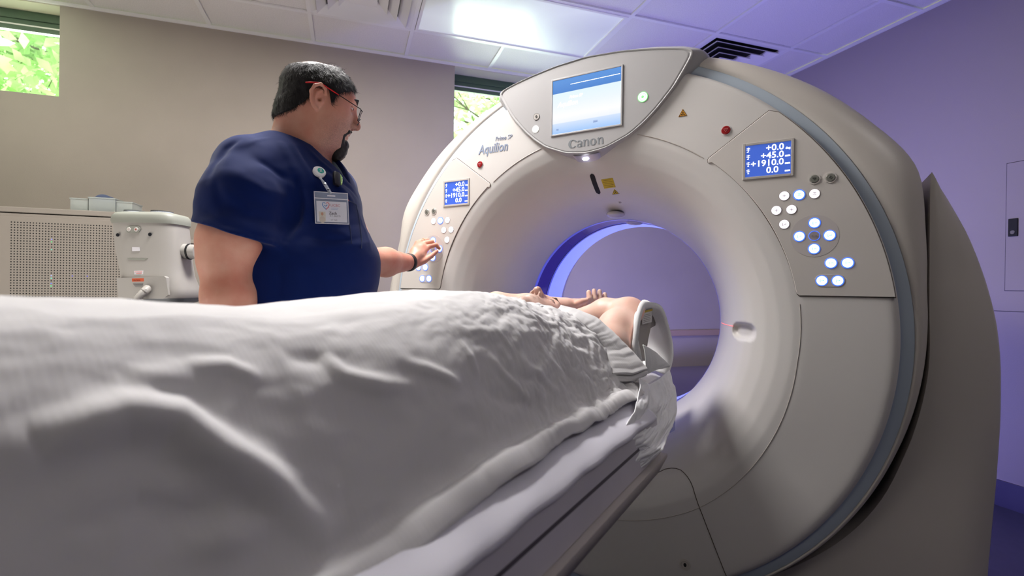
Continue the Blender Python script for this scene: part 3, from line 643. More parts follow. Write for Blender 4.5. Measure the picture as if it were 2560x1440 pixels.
# a
arcp(.0315, .0052, .0052, .0044, 20, 350, lambda a_, t: .0014 + .0026 * abs(math.cos(a_)))
stroke(cw, [(X0 + .0262, Z0 + .0150), (X0 + .0285, Z0 + .0185), (X0 + .0335, Z0 + .0185), (X0 + .0372, Z0 + .0155), (X0 + .0374, Z0 + .004), (X0 + .0398, Z0 + .0006)], [.0038, .0028, .0024, .0040, .0042, .0022])
letter_n(.0435); letter_o(.0615); letter_n(.083)
cw.v = [(X0 + (p[0] - X0) * 1.29, p[1], Z0 + (p[2] - Z0) * 1.16) for p in cw.v]
cw.build('maker_wordmark', m_can, pd)
# pod buttons
def pbtn(x, z, r, m, nm): return MB().disc((x, PODY, z), r, AXF, 32, .0015).build(nm, m, pd, smooth=True)
pbtn(.194, 1.723, .0165, mat('green_ring', (120, 210, 120), .3, emit=(125, 215, 125), es=1.0), 'status_lamp'); MB().ring((.194, PODY - .0014, 1.723), .0115, .0145, AXF, 28, .0004).build('lamp_ring', m_bb, pd); MB().ring((.194, PODY - .0014, 1.723), .0045, .0100, AXF, 28, .0004).build('lamp_ring', m_bb, pd)
pbtn(.194, 1.723, .001, m_bb, 'lamp_dot')
pbtn(-.190, 1.723, .0115, m_bez, 'round_icon_button'); MB().ring((-.190, PODY - .0005, 1.723), .0115, .0125, AXF, 28, .001).build('button_rim', m_glyd, pd); mb = MB(); glyph(mb, -.190, 1.723, PODY - .002, 'dia', .005); mb.build('button_icon', m_glyd, pd)
pbtn(-.193, 1.679, .0128, mat('breath_lamp', (255, 255, 240), .3, emit=(255, 255, 238), es=1.4), 'lit_lamp')
# lamp lens on the underside of the pod
mb = MB(); top, bot = [], []
for k in range(17):
    x = -.048 + .096 * k / 16; e = 1 - (abs(x) / .048) ** 4; zt = 1.5655 + x * x * 1.55; top.append((x, PODY + .0035, zt - .0035)); bot.append((x, PODY + .027, zt - .006 - .0145 * e ** .5))
mb.add(top + bot, [(i, 17 + i, 18 + i, i + 1) for i in range(16)]).build('lamp_lens', mat('lamp_lens', (190, 188, 205), .15, coat=.8), pd, smooth=True)
MB().tube([(-.016, PODY + .013, 1.5530), (-.010, PODY + .013, 1.5530), (.002, PODY + .013, 1.5530), (.008, PODY + .013, 1.5530)], [.001, .0055, .0055, .001], 12).build('lamp_led', mat('lamp_led', (255, 255, 255), .3, emit=(245, 245, 255), es=6), pd, smooth=True)
# ---- side stands and base
SO = [(.932, 1.430), (.944, 1.416), (.964, 1.374), (1.012, 1.272), (1.046, 1.16), (1.070, 1.05), (1.080, .95), (1.082, .80), (1.076, .64), (1.068, .50), (1.062, .39), (1.058, .2), (1.054, FZ)]
SI = [(.925, 1.425), (.925, 1.25), (.926, 1.08), (.930, .95), (.924, .865), (.896, .725), (.838, .555), (.775, .45), (.705, .37), (.605, .285), (.45, .178), (.3, .115), (.15, .08), (.0, .068)]
for s in (1, -1):
    n = 60
    def res(P):
        P = np.array(P); d = np.r_[0, np.cumsum(np.hypot(*np.diff(P, axis=0).T))]; t = np.linspace(0, d[-1], n); Q = np.stack([np.interp(t, d, P[:, 0]), np.interp(t, d, P[:, 1])], 1)
        for _ in range(3): Q[1:-1] = (Q[:-2] + 2 * Q[1:-1] + Q[2:]) / 4
        return Q
    o_, i_ = res(SO), res(SI)
    ow = np.clip(np.linspace(0, 1, n) * 5, .04, 1)[:, None]; inn = o_ - np.array([.085, 0]) * ow
    def rr3(P, y): return [(s * p[0], y, p[1]) for p in P]
    mids = t_(i_, inn, .5)
    rows = [rr3(i_, .10), rr3(i_, -.03), rr3(i_ + (inn - i_) * .035, -.045), rr3(mids, -.047), rr3(inn, -.045), rr3(t_(inn, o_, .5), -.028), rr3(t_(inn, o_, .93), -.002), rr3(o_, .012), rr3(o_, .45), rr3(o_ - np.array([.05, 0]), .50), rr3(i_, .50)]
    v = np.concatenate([np.array(q) for q in rows]); f = grid_faces(len(rows), n)
    obj('side_stand', v, f if s < 0 else f[:, ::-1], m_cream, G, smooth=True, angle=60)
rings('inner_core', [r3(C(.90, .99), -.02), r3(C(.925, .99), .0), r3(C(.93, .99), .45)], m_black, G)
MB().box((-1.0, .02, FZ), (1.0, .48, FZ + .012)).build('floor_plate', m_cream, G)
# ------------------------------------------------------------------ patient table
m_tab = mat('table_cream', (196, 188, 184), .45)
m_rail = mat('table_grey_rail', (214, 209, 218), .5, noise=.1, nscale=6)
m_film2 = mat('table_rail_cover', (136, 130, 138), .35)
T = thing('patient_table', (0, -1.3, FZ), 'long scanner patient table with grey side rail running up to the gantry', 'patient table')
def prof(name, P, y0, y1, m, parent, cap_=True, angle=40):
    n = len(P); ys = [y0, y1]; v = [(x, y, z) for y in ys for x, z in P]; f = [(i, (i + 1) % n, n + (i + 1) % n, n + i) for i in range(n)] + [tuple(range(n))[::-1], tuple(range(n, 2 * n))]
    return obj(name, v, f, m, parent, smooth=True, angle=angle)
sym = lambda P: P + [(-x, z) for x, z in P[::-1]]
prof('table_body', sym([(.22, .800), (.338, .796), (.3505, .7155), (.3700, .7150), (.3710, .708), (.35, .665), (.22, .600)]), -2.7, -.50, m_tab, T)
for s in (1, -1):
    prof('side_rail', [(s * .3440, .8010), (s * .3560, .7175), (s * .3510, .7160), (s * .338, .8010)], -2.69, -.505, m_rail, T)
    prof('rail_groove', [(s * .3492, .7680), (s * .3504, .7620), (s * .348, .762), (s * .347, .768)], -2.68, -.507, mat('groove_dark', (88, 82, 92), .6), T)
prof('cradle', sym([(.235, .842), (.255, .836), (.262, .82), (.262, .79), (.20, .760)][:5] + []), -2.45, -.02, mat('cradle_white', (190, 188, 192), .4), T)
prof('cradle_support', sym([(.20, .758), (.22, .714)]), -2.4, -.55, m_tab, T)
prof('pedestal', sym([(.185, .60), (.185, FZ)]), -2.6, -1.55, m_tab, T)
# ------------------------------------------------------------------ blanket over the patient
_zy = [-2.45, -2.25, -2.1, -1.95, -1.8, -1.58, -1.48, -1.41, -1.34, -1.29, -1.24, -1.165, -1.09, -1.0, -.94, -.86, -.79, -.72, -.66, -.60, -.55, -.48, -.40]
_zz = [.95, 1.03, 1.06, 1.075, 1.088, 1.094, 1.088, 1.080, 1.0745, 1.0745, 1.079, 1.084, 1.088, 1.095, 1.099, 1.099, 1.091, 1.078, 1.070, 1.063, 1.056, 1.040, 1.01]
def zt(y): return np.interp(y, _zy, _zz)
def Bh(x, y):
    w = np.abs(x) / .288; p = np.interp(y, [-1.5, -1.2, -.98, -.72, -.45], [3.2, 4.2, 4.4, 3.6, 3.5]); ze = np.interp(y, [-1.9, -1.4, -1.1, -.5], [.828, .838, .860, .866])
    g = 1 - (np.clip(w, 0, 1.1) / .915) ** p; f = .5 * (g + np.sqrt(g * g + .018)) / 1.0045
    return ze + (zt(y) - ze) * f
_hx = [-.29, -.2, -.05, .04, .10, .18, .245, .29]; _hy = [-.68, -.645, -.60, -.565, -.535, -.485, -.440, -.425]
def hit(u, v):
    r = FW + RT * (u - 1280) / FPX - UP * (v - 720) / FPX; t = np.linspace(.3, 2.2, 1500); P = CAM + t[:, None] * r; ok = (np.abs(P[:, 0]) < .288) & (P[:, 2] < Bh(P[:, 0], P[:, 1]))
    return P[np.argmax(ok)] if ok.any() else None
RID = []
def Uof(x, y):   # distance along the cloth from the middle of the body
    a = np.linspace(0, abs(x), 200); z = Bh(a, np.full(200, y)); return float(np.sign(x) * np.hypot(np.diff(a), np.diff(z)).sum())
for pts, amp, wd in (([(60, 1130), (180, 1080), (300, 1050), (430, 1060), (520, 1130), (640, 1200), (720, 1260), (800, 1340)], .024, .018),
                     ([(300, 960), (400, 950), (480, 950)], .005, .012), ([(450, 925), (560, 925), (650, 958)], .007, .009), ([(800, 890), (850, 945), (950, 965), (1040, 960)], .007, .010),
                     ([(1000, 905), (1080, 930), (1150, 965)], .005, .008), ([(420, 1385), (560, 1360), (660, 1330)], .008, .013), ([(560, 1215), (440, 1225), (330, 1225)], .006, .012),
                     ([(1500, 1040), (1380, 1115), (1250, 1190), (1100, 1275), (950, 1350)], .007, .014), ([(1220, 890), (1270, 950), (1330, 1010)], .004, .007), ([(1300, 900), (1400, 990)], .004, .008),
                     ([(1150, 860), (1190, 940)], .0035, .006), ([(820, 1060), (930, 1035), (1000, 1040)], -.004, .02), ([(700, 900), (820, 905)], -.006, .016), ([(350, 1000), (560, 1050)], -.006, .02), ([(300, 1300), (560, 1290)], -.008, .03)):
    q = [hit(*p) for p in pts]; q = [p for p in q if p is not None]
    if len(q) > 1: RID.append((np.array([(Uof(p[0], p[1]), p[1]) for p in q]), amp, wd))
def folds(X, Y):
    P = np.stack([X, Y], -1); D = np.zeros(X.shape)
    for q, amp, wd in RID:
        d = np.full(X.shape, 9.); sb = np.zeros(X.shape); n = len(q) - 1
        for i in range(n):
            a, b = q[i], q[i + 1]; ab = b - a; h = np.clip(((P - a) @ ab) / (ab @ ab), 0, 1); e = np.sqrt(((P - a - h[..., None] * ab) ** 2).sum(-1)); m_ = e < d; d = np.where(m_, e, d); sb = np.where(m_, (i + h) / n, sb)
        D += amp * np.exp(-(d / wd) ** 2) * np.sin(np.clip(sb, .02, .98) * PI) ** .6 
    P3 = np.stack([X * 1.0, Y * .55, X * 0], -1).reshape(-1, 3)
    D += (.0035 * snoise(P3, 13, 3) + .0020 * snoise(P3, 34, 4) + .0012 * snoise(P3, 80, 14)).reshape(X.shape)
    fine = np.clip((Y + 1.25) / .5, .10, 1) * np.clip((X + .02) / .12, .12, 1)
    D += fine * (.0052 * ridged(X * 1.2 + Y * .5, Y * .8 - X * .4, 11, 5, 4) + .0012 * perlin(X * 90, Y * 90, 3)) + .0016 * ridged(X, Y * .6, 9, 15, 3)
    return D
m_blk = bpy.data.materials.new('thermal_blanket'); m_blk.use_nodes = True; n = m_blk.node_tree.nodes; l = m_blk.node_tree.links; b = n['Principled BSDF']
b.inputs['Base Color'].default_value = lin((228, 226, 226)); b.inputs['Roughness'].default_value = .9; b.inputs['Sheen Weight'].default_value = .2
tcn = n.new('ShaderNodeTexCoord'); wv = n.new('ShaderNodeTexWave'); wv.wave_type = 'BANDS'; wv.bands_direction = 'Y'; wv.inputs['Scale'].default_value = 50; wv.inputs['Distortion'].default_value = 1.2; wv.inputs['Detail'].default_value = 1; wv.inputs['Detail Scale'].default_value = .4
l.new(tcn.outputs['Object'], wv.inputs['Vector']); nz = n.new('ShaderNodeTexNoise'); nz.inputs['Scale'].default_value = 900; l.new(tcn.outputs['Object'], nz.inputs['Vector'])
ad = n.new('ShaderNodeMath'); ad.operation = 'MULTIPLY_ADD'; l.new(nz.outputs['Fac'], ad.inputs[0]); ad.inputs[1].default_value = .35; l.new(wv.outputs['Fac'], ad.inputs[2])
bp = n.new('ShaderNodeBump'); bp.inputs['Strength'].default_value = .10; bp.inputs['Distance'].default_value = .0006; l.new(ad.outputs[0], bp.inputs['Height']); l.new(bp.outputs[0], b.inputs['Normal'])
NY, NX = 620, 240
ph = np.linspace(-1, 1, NX); xs = .289 * np.sin(ph * PI / 2) ; xs = .5 * xs + .5 * .289 * ph
t = np.linspace(0, 1, NY)[:, None]; XX = np.repeat(xs[None], NY, 0); YE = np.interp(xs, _hx, _hy)[None]; YY = -2.5 + (YE + 2.5) * t
ZZ = Bh(XX, YY); _ds = np.hypot(np.diff(XX, axis=1), np.diff(ZZ, axis=1)); UU = np.concatenate([np.zeros((NY, 1)), np.cumsum(_ds, 1)], 1); UU -= UU[:, NX // 2][:, None]; D = folds(UU, YY)
gx = np.gradient(ZZ, axis=1) / np.gradient(XX, axis=1); gy = np.gradient(ZZ, axis=0) / np.gradient(YY, axis=0); gx = np.clip(gx, -2.2, 2.2); nn = np.stack([-gx, -gy, np.ones_like(gx)], -1); nn /= np.linalg.norm(nn, axis=-1)[..., None]
VV = np.stack([XX, YY, ZZ], -1) + nn * D[..., None]
# loose hem over the edge of the table, with a slow wave
k = NX - 1; extra = []
for j in range(1, 8):
    wob = .006 * np.sin(YY[:, -1] * 9) + .004 * np.sin(YY[:, -1] * 23 + 1); e = VV[:, -1].copy(); e[:, 0] += .0022 * j + wob * j / 9; e[:, 2] -= .0012 * j - .0004 * j * np.sin(YY[:, -1] * 7) + .00025 * j * j; extra.append(e)
VV = np.concatenate([VV, np.stack(extra, 1)], 1); NX2 = VV.shape[1]
blk = obj('blanket', VV.reshape(-1, 3), grid_faces(NY, NX2)[:, ::-1], m_blk, None, label='white ribbed cotton blanket draped over the lying patient', cat='blanket')
sd = blk.modifiers.new('thickness', 'SOLIDIFY'); sd.thickness = .005; sd.offset = -1
def band(name, pts, wfun, hfun, m, parent, wdir=(0, -1, 0), n=16):
    rs = []
    for i, p in enumerate(pts):
        t = pts[min(i + 1, len(pts) - 1)] - pts[max(i - 1, 0)]; t /= np.linalg.norm(t); w = np.array(wdir, float); w -= t * (w @ t); w /= np.linalg.norm(w); h = np.cross(t, w); 
        if h[2] < 0: h = -h
        s = i / (len(pts) - 1); W_, H_ = wfun(s), hfun(s)
        rs.append([p + w * (W_ * math.cos(a) + W_ * .7) + h * H_ * (abs(math.sin(a)) ** .7) * (1 if math.sin(a) >= 0 else -1) * (1 + .25 * math.sin(9 * s + 2 * a)) for a in np.linspace(0, 2 * PI, n, endpoint=False)])
    return rings(name, rs, m, parent, caps=(True, True))
# ------------------------------------------------------------------ sheet over the cradle
m_sht = mat('bed_sheet', (234, 232, 242), .8, bump=.15, bscale=700)
cs = [(.12, .8425), (.235, .845), (.26, .844), (.285, .840), (.305, .834), (.323, .825), (.336, .816), (.344, .808), (.347, .801)]
ys = np.linspace(-2.44, -.52, 260); V = []
for y in ys:
    for i, (x, z) in enumerate(cs):
        k = max(0, i - 3) / 5; wv_ = .0022 * k * math.sin(y * 11 + 1) + .0012 * k * math.sin(y * 31 + i); V.append((x + abs(wv_) + .001, y, z + .003 * k * math.sin(y * 5.3) * .8 + .0015 * k * math.sin(37 * y) - (.0 if y < -1 else 0)))
sh = obj('bed_sheet', np.array(V), grid_faces(len(ys), len(cs))[:, ::-1], m_sht, None, label='flat white bed sheet covering the table top under the blanket', cat='sheet')
sd = sh.modifiers.new('thickness', 'SOLIDIFY'); sd.thickness = .0015; sd.offset = 0
# ------------------------------------------------------------------ pillowcase-covered arm rest at the head end
m_pc = mat('pillowcase_cotton', (238, 238, 238), .8, bump=.3, bscale=500, sss=.0)
m_gry = mat('armrest_grey', (150, 145, 140), .5)
HR = thing('arm_rest', at(1640, 850, 1.56), 'grey arm rest with instruction label inside a white pillowcase beside the elbow', 'arm rest')
rim = [(1592, 985, 1.31), (1592, 930, 1.32), (1590, 880, 1.33), (1594, 840, 1.34), (1599, 800, 1.36), (1606, 772, 1.40), (1620, 756, 1.46), (1638, 757, 1.52), (1652, 764, 1.545), (1661, 782, 1.565), (1668, 806, 1.58), (1675, 832, 1.59), (1681, 862, 1.60), (1682, 892, 1.60), (1676, 918, 1.59), (1668, 942, 1.58)]
def sm(P, n, it=3):
    P = np.array(P, float); d = np.r_[0, np.cumsum(np.linalg.norm(np.diff(P, axis=0), axis=1))]; t = np.linspace(0, d[-1], n); Q = np.stack([np.interp(t, d, P[:, k]) for k in range(P.shape[1])], 1)
    for _ in range(it): Q[1:-1] = (Q[:-2] + 2 * Q[1:-1] + Q[2:]) / 4
    return Q
R0 = np.array([at(*p) for p in sm(rim, 70)]); cen = R0.mean(0); rows = [cen + (R0 - cen) * 1.0 - FW * 0 + (R0 - cen) * .16 * np.clip(-(R0 - cen) @ RT * 30, -.2, 1)[:, None] + FW * .020]
for k in range(14):
    s = k / 13; rows.append(cen + (R0 - cen) * (1 - .20 * s ** .6) + FW * .09 * s - RT * .050 * s - FW * .004 * math.sin(s * PI) + np.stack([snoise(R0 + s, 30, 9)] * 3, 1) * .004 * s)
V = np.concatenate(rows)
o = obj('pillowcase', [tuple(p) for p in V], [tuple(q) for q in grid_faces(15, 70)], m_pc, HR); sd = o.modifiers.new('thickness', 'SOLIDIFY'); sd.thickness = .003
# board inside
bd = [(1606, 790, 1.50), (1640, 768, 1.55), (1650, 775, 1.56), (1648, 815, 1.57), (1636, 822, 1.56), (1630, 850, 1.56), (1622, 905, 1.55), (1610, 905, 1.53), (1602, 870, 1.51)]
bp_ = np.array([at(*p) for p in bd]) + np.array([-.02, .02, 0]); n_b = np.cross(bp_[2] - bp_[0], bp_[5] - bp_[0]); n_b /= np.linalg.norm(n_b); k = len(bp_)
board = obj('board', np.concatenate([bp_ + n_b * .003, bp_ - n_b * .003]).tolist(), [tuple(range(k)), tuple(range(2 * k - 1, k - 1, -1))] + [(i, k + i, k + (i + 1) % k, (i + 1) % k) for i in range(k)], m_gry, HR, smooth=False)
lb = np.array([at(*p) for p in ((1612, 779, 1.505), (1638, 772, 1.535), (1636, 806, 1.545), (1613, 812, 1.515))]) + np.array([-.012, .010, 0])
def quadslab(name, q, h, m, parent):
    nq = np.cross(q[1] - q[0], q[3] - q[0]); nq /= np.linalg.norm(nq); nq = -nq if nq @ (CAM - q[0]) < 0 else nq
    return MB().add(list(q) + list(q + nq * h), [(0, 1, 2, 3), (7, 6, 5, 4), (0, 4, 5, 1), (1, 5, 6, 2), (2, 6, 7, 3), (3, 7, 4, 0)]).build(name, m, parent), nq
lab, nq = quadslab('instruction_label', lb, .001, mat('label_white', (205, 203, 200), .5), board)
yl = np.array([lb[0] * (1 - t_) + lb[3] * t_ for t_ in ()] or [lb[0], lb[1], lb[1] * .85 + lb[2] * .15, lb[0] * .85 + lb[3] * .15]) + nq * .0012
quadslab('label_yellow_stripe', yl, .0004, m_yel, board)
mb = MB()
for k in range(1, 6):
    s = .2 + .13 * k; a_ = lb[0] * (1 - s) + lb[3] * s; b_ = lb[1] * (1 - s) + lb[2] * s; mb.tube([a_ * .9 + b_ * .1 + nq * .0013, a_ * (.15 + .1 * (k % 2)) + b_ * (.85 - .1 * (k % 2)) + nq * .0013], .0005, 4)
mb.build('label_text', mat('label_ink', (120, 118, 116), .6), board)
# plain white drape hanging from the rest (Coons patch with folds)
def coons(top, bot, left, right, nu, nv, amp, seed, freq=22, bulge=0.):
    T_, B_, L_, R_2 = [np.array([at(*p) for p in sm(q, k, 2)]) for q, k in ((top, nu), (bot, nu), (left, nv), (right, nv))]
    L_[0] = T_[0]; L_[-1] = B_[0]; R_2[0] = T_[-1]; R_2[-1] = B_[-1]
    u = np.linspace(0, 1, nu)[None, :, None]; v = np.linspace(0, 1, nv)[:, None, None]
    S = (1 - v) * T_[None] + v * B_[None] + (1 - u) * L_[:, None] + u * R_2[:, None] - ((1 - u) * (1 - v) * T_[0] + u * (1 - v) * T_[-1] + (1 - u) * v * B_[0] + u * v * B_[-1])
    Nn = np.cross(np.gradient(S, axis=1), np.gradient(S, axis=0)); Nn /= np.linalg.norm(Nn, axis=-1)[..., None] + 1e-9
    Nn = Nn * (1 if (Nn * (CAM - S)).sum() > 0 else -1); S = S + Nn * bulge * np.sin(np.linspace(0, PI, nv))[:, None, None] ** .7 * np.linspace(.15 if bulge > .01 else 1, 1, nu)[None, :, None]
    pu, pv = np.meshgrid(np.linspace(0, 1, nu) * np.linalg.norm(S[0, -1] - S[0, 0]), np.linspace(0, 1, nv) * np.linalg.norm(S[-1, 0] - S[0, 0]))
    f_ = ridged(pu + seed, pv * .6 + pu * .3, freq * .7, seed, 3) * np.clip(np.sin(np.linspace(0, PI, nv)) * 3 + .25, 0, 1)[:, None]
    return S + Nn * (amp * f_.reshape(nv, nu)[..., None])
m_drape = mat('drape_white', (244, 244, 246), .5, bump=.2, bscale=160)
S = coons([(1596, 945, 1.26), (1622, 962, 1.31), (1648, 948, 1.40), (1672, 925, 1.48)], [(1508, 1116, .975), (1550, 1152, 1.03), (1592, 1183, 1.07)], [(1596, 945, 1.26), (1598, 1000, 1.17), (1564, 1062, 1.07), (1508, 1116, .975)], [(1672, 925, 1.48), (1688, 985, 1.43), (1688, 1050, 1.32), (1656, 1124, 1.13), (1592, 1183, 1.07)], 110, 130, .0055, 11, 18)
dr = obj('drape', S.reshape(-1, 3), grid_faces(130, 110), m_drape, None, label='crumpled white drape hanging off the head end of the table', cat='drape'); sd = dr.modifiers.new('thickness', 'SOLIDIFY'); sd.thickness = .002
def patchc(nm, args, m, parent, nu=40, nv=30, amp=.0015, seed=21, freq=18, bulge=.004, th=.003):
    S = coons(*args, nu, nv, amp, seed, freq, bulge); o = obj(nm, S.reshape(-1, 3), grid_faces(nv, nu), m, parent); sd = o.modifiers.new('thickness', 'SOLIDIFY'); sd.thickness = th; return o
patchc('corner_flap', ([(1606, 862, 1.33), (1640, 882, 1.37), (1669, 913, 1.42)], [(1614, 935, 1.325), (1640, 924, 1.36), (1669, 916, 1.42)], [(1606, 862, 1.33), (1610, 900, 1.325), (1614, 935, 1.325)], [(1669, 913, 1.42), (1669, 916, 1.42)]), m_pc, HR)
patchc('inner_fold', ([(1560, 890, 1.345), (1596, 850, 1.34)], [(1560, 940, 1.335), (1612, 936, 1.33)], [(1560, 890, 1.345), (1560, 940, 1.335)], [(1596, 850, 1.34), (1612, 936, 1.33)]), m_pc, HR)
# turned-back hem of the blanket
def dep(u, v, fb, off=.010): q = hit(u, v); return (u, v, min(fb, (q - CAM) @ FW - off) if q is not None else fb)
ht = [(1400, 768, 1.330), (1440, 777, 1.328), (1490, 798, 1.325), (1540, 842, 1.315), (1582, 886, 1.305), (1616, 926, 1.295)]
hb = [dep(1398, 776, 1.32, .004), dep(1436, 798, 1.30), dep(1478, 832, 1.28), dep(1510, 872, 1.26), dep(1521, 905, 1.24), dep(1529, 938, 1.22)]
patchc('folded_hem', (ht, hb, [ht[0], hb[0]], [ht[-1], (1572, 944, 1.25), hb[-1]]), m_blk, blk, 90, 34, .0012, 31, 40, .014, .006)
MB().tube(np.array([at(*p) for p in sm([(1527, 940, 1.215), (1548, 946, 1.225), (1580, 946, 1.25), (1617, 930, 1.29)], 16, 2)]), [.005] + [.008] * 14 + [.004], 10).build('hem_roll', m_blk, blk, smooth=True)
# clear plastic guard beside the drape
S_ = np.array([at(*p) for p in ((1672, 968, 1.60), (1686, 975, 1.62), (1687, 1075, 1.60), (1668, 1085, 1.58))])
gd, _ = quadslab('clear_guard', S_, .002, mat('clear_plastic', (170, 175, 235), .1, alpha=.45), None); tag(gd, 'small clear plastic guard behind the hanging drape at the table end', 'guard')
# ------------------------------------------------------------------ people
def skin_mat(name, base, red, jaw=None, jr=.06, stub=None):
    m = bpy.data.materials.new(name); m.use_nodes = True; n = m.node_tree.nodes; l = m.node_tree.links; b = n['Principled BSDF']
    b.inputs['Roughness'].default_value = .48; b.inputs['Subsurface Weight'].default_value = .12; b.inputs['Subsurface Radius'].default_value = (.010, .004, .002); b.inputs['Subsurface Scale'].default_value = 1
    t = n.new('ShaderNodeTexCoord'); x = n.new('ShaderNodeTexNoise'); x.inputs['Scale'].default_value = 11; x.inputs['Detail'].default_value = 5; l.new(t.outputs['Object'], x.inputs['Vector'])
    r = n.new('ShaderNodeValToRGB'); r.color_ramp.elements[0].position = .35; r.color_ramp.elements[1].position = .68; r.color_ramp.elements[0].color = lin(red); r.color_ramp.elements[1].color = lin(base); l.new(x.outputs['Fac'], r.inputs[0])
    x2 = n.new('ShaderNodeTexNoise'); x2.inputs['Scale'].default_value = 420; x2.inputs['Detail'].default_value = 2; l.new(t.outputs['Object'], x2.inputs['Vector'])
    out = r.outputs[0]
    if jaw is not None:
        vm = n.new('ShaderNodeVectorMath'); vm.operation = 'DISTANCE'; vm.inputs[1].default_value = tuple(jaw); l.new(t.outputs['Object'], vm.inputs[0])
        mr = n.new('ShaderNodeMapRange'); mr.inputs[1].default_value = jr * .75; mr.inputs[2].default_value = jr * 1.25; mr.inputs[3].default_value = .62; mr.inputs[4].default_value = 0; l.new(vm.outputs['Value'], mr.inputs[0])
        m2 = n.new('ShaderNodeMath'); m2.operation = 'MULTIPLY'; l.new(mr.outputs[0], m2.inputs[0]); mr3 = n.new('ShaderNodeMapRange'); mr3.inputs[1].default_value = .35; mr3.inputs[2].default_value = .65; mr3.inputs[3].default_value = 1; mr3.inputs[4].default_value = .45; l.new(x2.outputs['Fac'], mr3.inputs[0]); l.new(mr3.outputs[0], m2.inputs[1])
        mx = n.new('ShaderNodeMix'); mx.data_type = 'RGBA'; l.new(m2.outputs[0], mx.inputs[0]); l.new(out, mx.inputs[6]); mx.inputs[7].default_value = lin(stub); out = mx.outputs[2]
    l.new(out, b.inputs['Base Color'])
    bp = n.new('ShaderNodeBump'); bp.inputs['Strength'].default_value = .25; bp.inputs['Distance'].default_value = .0006; l.new(x2.outputs['Fac'], bp.inputs['Height']); l.new(bp.outputs[0], b.inputs['Normal'])
    return m
def head_sdf(P):
    # head-local metres: +X face, +Y left, +Z up
    Q = P.copy(); Q[:, 1] = np.abs(Q[:, 1])
    d = ell(P, (-.009, 0, .028), (.095, .077, .080))
    d = smin(d, ell(P, (.020, 0, -.012), (.076, .066, .088)), .03)
    d = smin(d, ell(P, (.030, 0, -.060), (.060, .054, .058)), .03)         # jaw
    d = smin(d, ell(Q, (.005, .045, -.055), (.042, .022, .04)), .03)       # jaw corners
    d = smin(d, cap(P, (.066, 0, -.098), (.075, 0, -.098), .020, .019), .022)  # chin
    d = smin(d, cap(Q, (.086, 0, .036), (.072, .040, .034), .010, .010), .016) # brow
    d = smin(d, cap(Q, (.062, .040, -.012), (.045, .055, -.008), .016, .012), .02)  # cheekbones
    d = smax(d, -ell(Q, (.102, .033, .012), (.020, .020, .013)), .012)      # eye sockets
    d = smin(d, cap(P, (.088, 0, .022), (.112, 0, -.018), .007, .0105), .010)  # nose
    d = smin(d, ell(P, (.108, 0, -.024), (.014, .011, .010)), .006)
    d = smin(d, ell(Q, (.098, .012, -.028), (.012, .007, .008)), .005)
    d = smax(d, -ell(Q, (.104, .0065, -.0345), (.008, .0038, .006)), .003)  # nostrils
    d = smin(d, ell(P, (.080, 0, -.050), (.018, .026, .012)), .012)         # muzzle
    d = smin(d, ell(P, (.093, 0, -.0525), (.009, .024, .0050)), .004)       # upper lip
    d = smin(d, ell(P, (.090, 0, -.0645), (.010, .021, .0058)), .004)       # lower lip
    d = smax(d, -ell(P, (.103, 0, -.0580), (.014, .024, .0014)), .002)
    # ears
    E = ell(Q, (-.009, .080, -.010), (.019, .0045, .030), rotm(-.25, -.12))
    E = smin(E, limb(Q, [(.008, .080, .008), (.004, .086, .019), (-.010, .0905, .024), (-.023, .092, .014), (-.0275, .0915, -.004), (-.022, .088, -.022), (-.011, .084, -.036), (-.001, .081, -.041)], [.0040, .0042, .0044, .0044, .0042, .0040, .0048, .0055], .003), .003)
    E = smin(E, limb(Q, [(-.004, .0855, .012), (-.013, .087, .001), (-.014, .086, -.014), (-.008, .084, -.026)], [.0028, .0034, .0034, .003], .003), .003); E = smin(E, ell(Q, (.005, .081, -.014), (.005, .005, .007)), .003)
    E = smax(E, -cap(Q, (-.003, .088, -.014), (-.001, .068, -.014), .0045, .003), .002)
    d = smin(d, E, .004)
    return d
def limb(P, pts, rs, k=.02):
    d = None
    for i in range(len(pts) - 1):
        e = cap(P, pts[i], pts[i + 1], rs[i], rs[i + 1]); d = e if d is None else smin(d, e, k)
    return d
class Head:
    def __init__(s, c, R, k): s.c = np.array(c, np.float32); s.R = np.array(R, np.float32); s.k = k
    def loc(s, P): return ((P - s.c) @ s.R / s.k).astype(np.float32)
    def w(s, p): return np.array(s.c) + np.array(s.R) @ (np.array(p, float) * s.k)
    def sdf(s, P): return head_sdf(s.loc(P)) * s.k
def atY(u, v, y): r = FW + RT * (u - 1280) / FPX - UP * (v - 720) / FPX; return CAM + r * (y - CAM[1]) / r[1]
def hair_blades(name, V, N, flow, L, w, m, parent, seed):
    r = np.random.default_rng(seed); n = len(V); L = L * (.6 + .8 * r.random((n, 1))); t = flow + r.normal(size=(n, 3)) * .35; t -= N * (t * N).sum(1)[:, None] * .85; t /= np.linalg.norm(t, axis=1)[:, None]
    s = np.cross(t, N); s /= np.linalg.norm(s, axis=1)[:, None] + 1e-9; m1 = V + t * L * .5 + N * .0016
    tip = V + t * L + N * .0018; VV = np.stack([V - s * w - N * .001, V + s * w - N * .001, m1 + s * w * .8, tip, m1 - s * w * .8], 1).reshape(-1, 3); k = np.arange(n)[:, None] * 5
    F = np.concatenate([k + np.array([[0, 1, 2, 4]])]); F2 = k + np.array([[4, 2, 3, 3]])
    me = bpy.data.meshes.new(name); faces = [tuple(q) for q in F] + [tuple(q[:3]) for q in F2]; me.from_pydata(VV.tolist(), [], faces); return link(name, me, m, parent, kind='stuff')
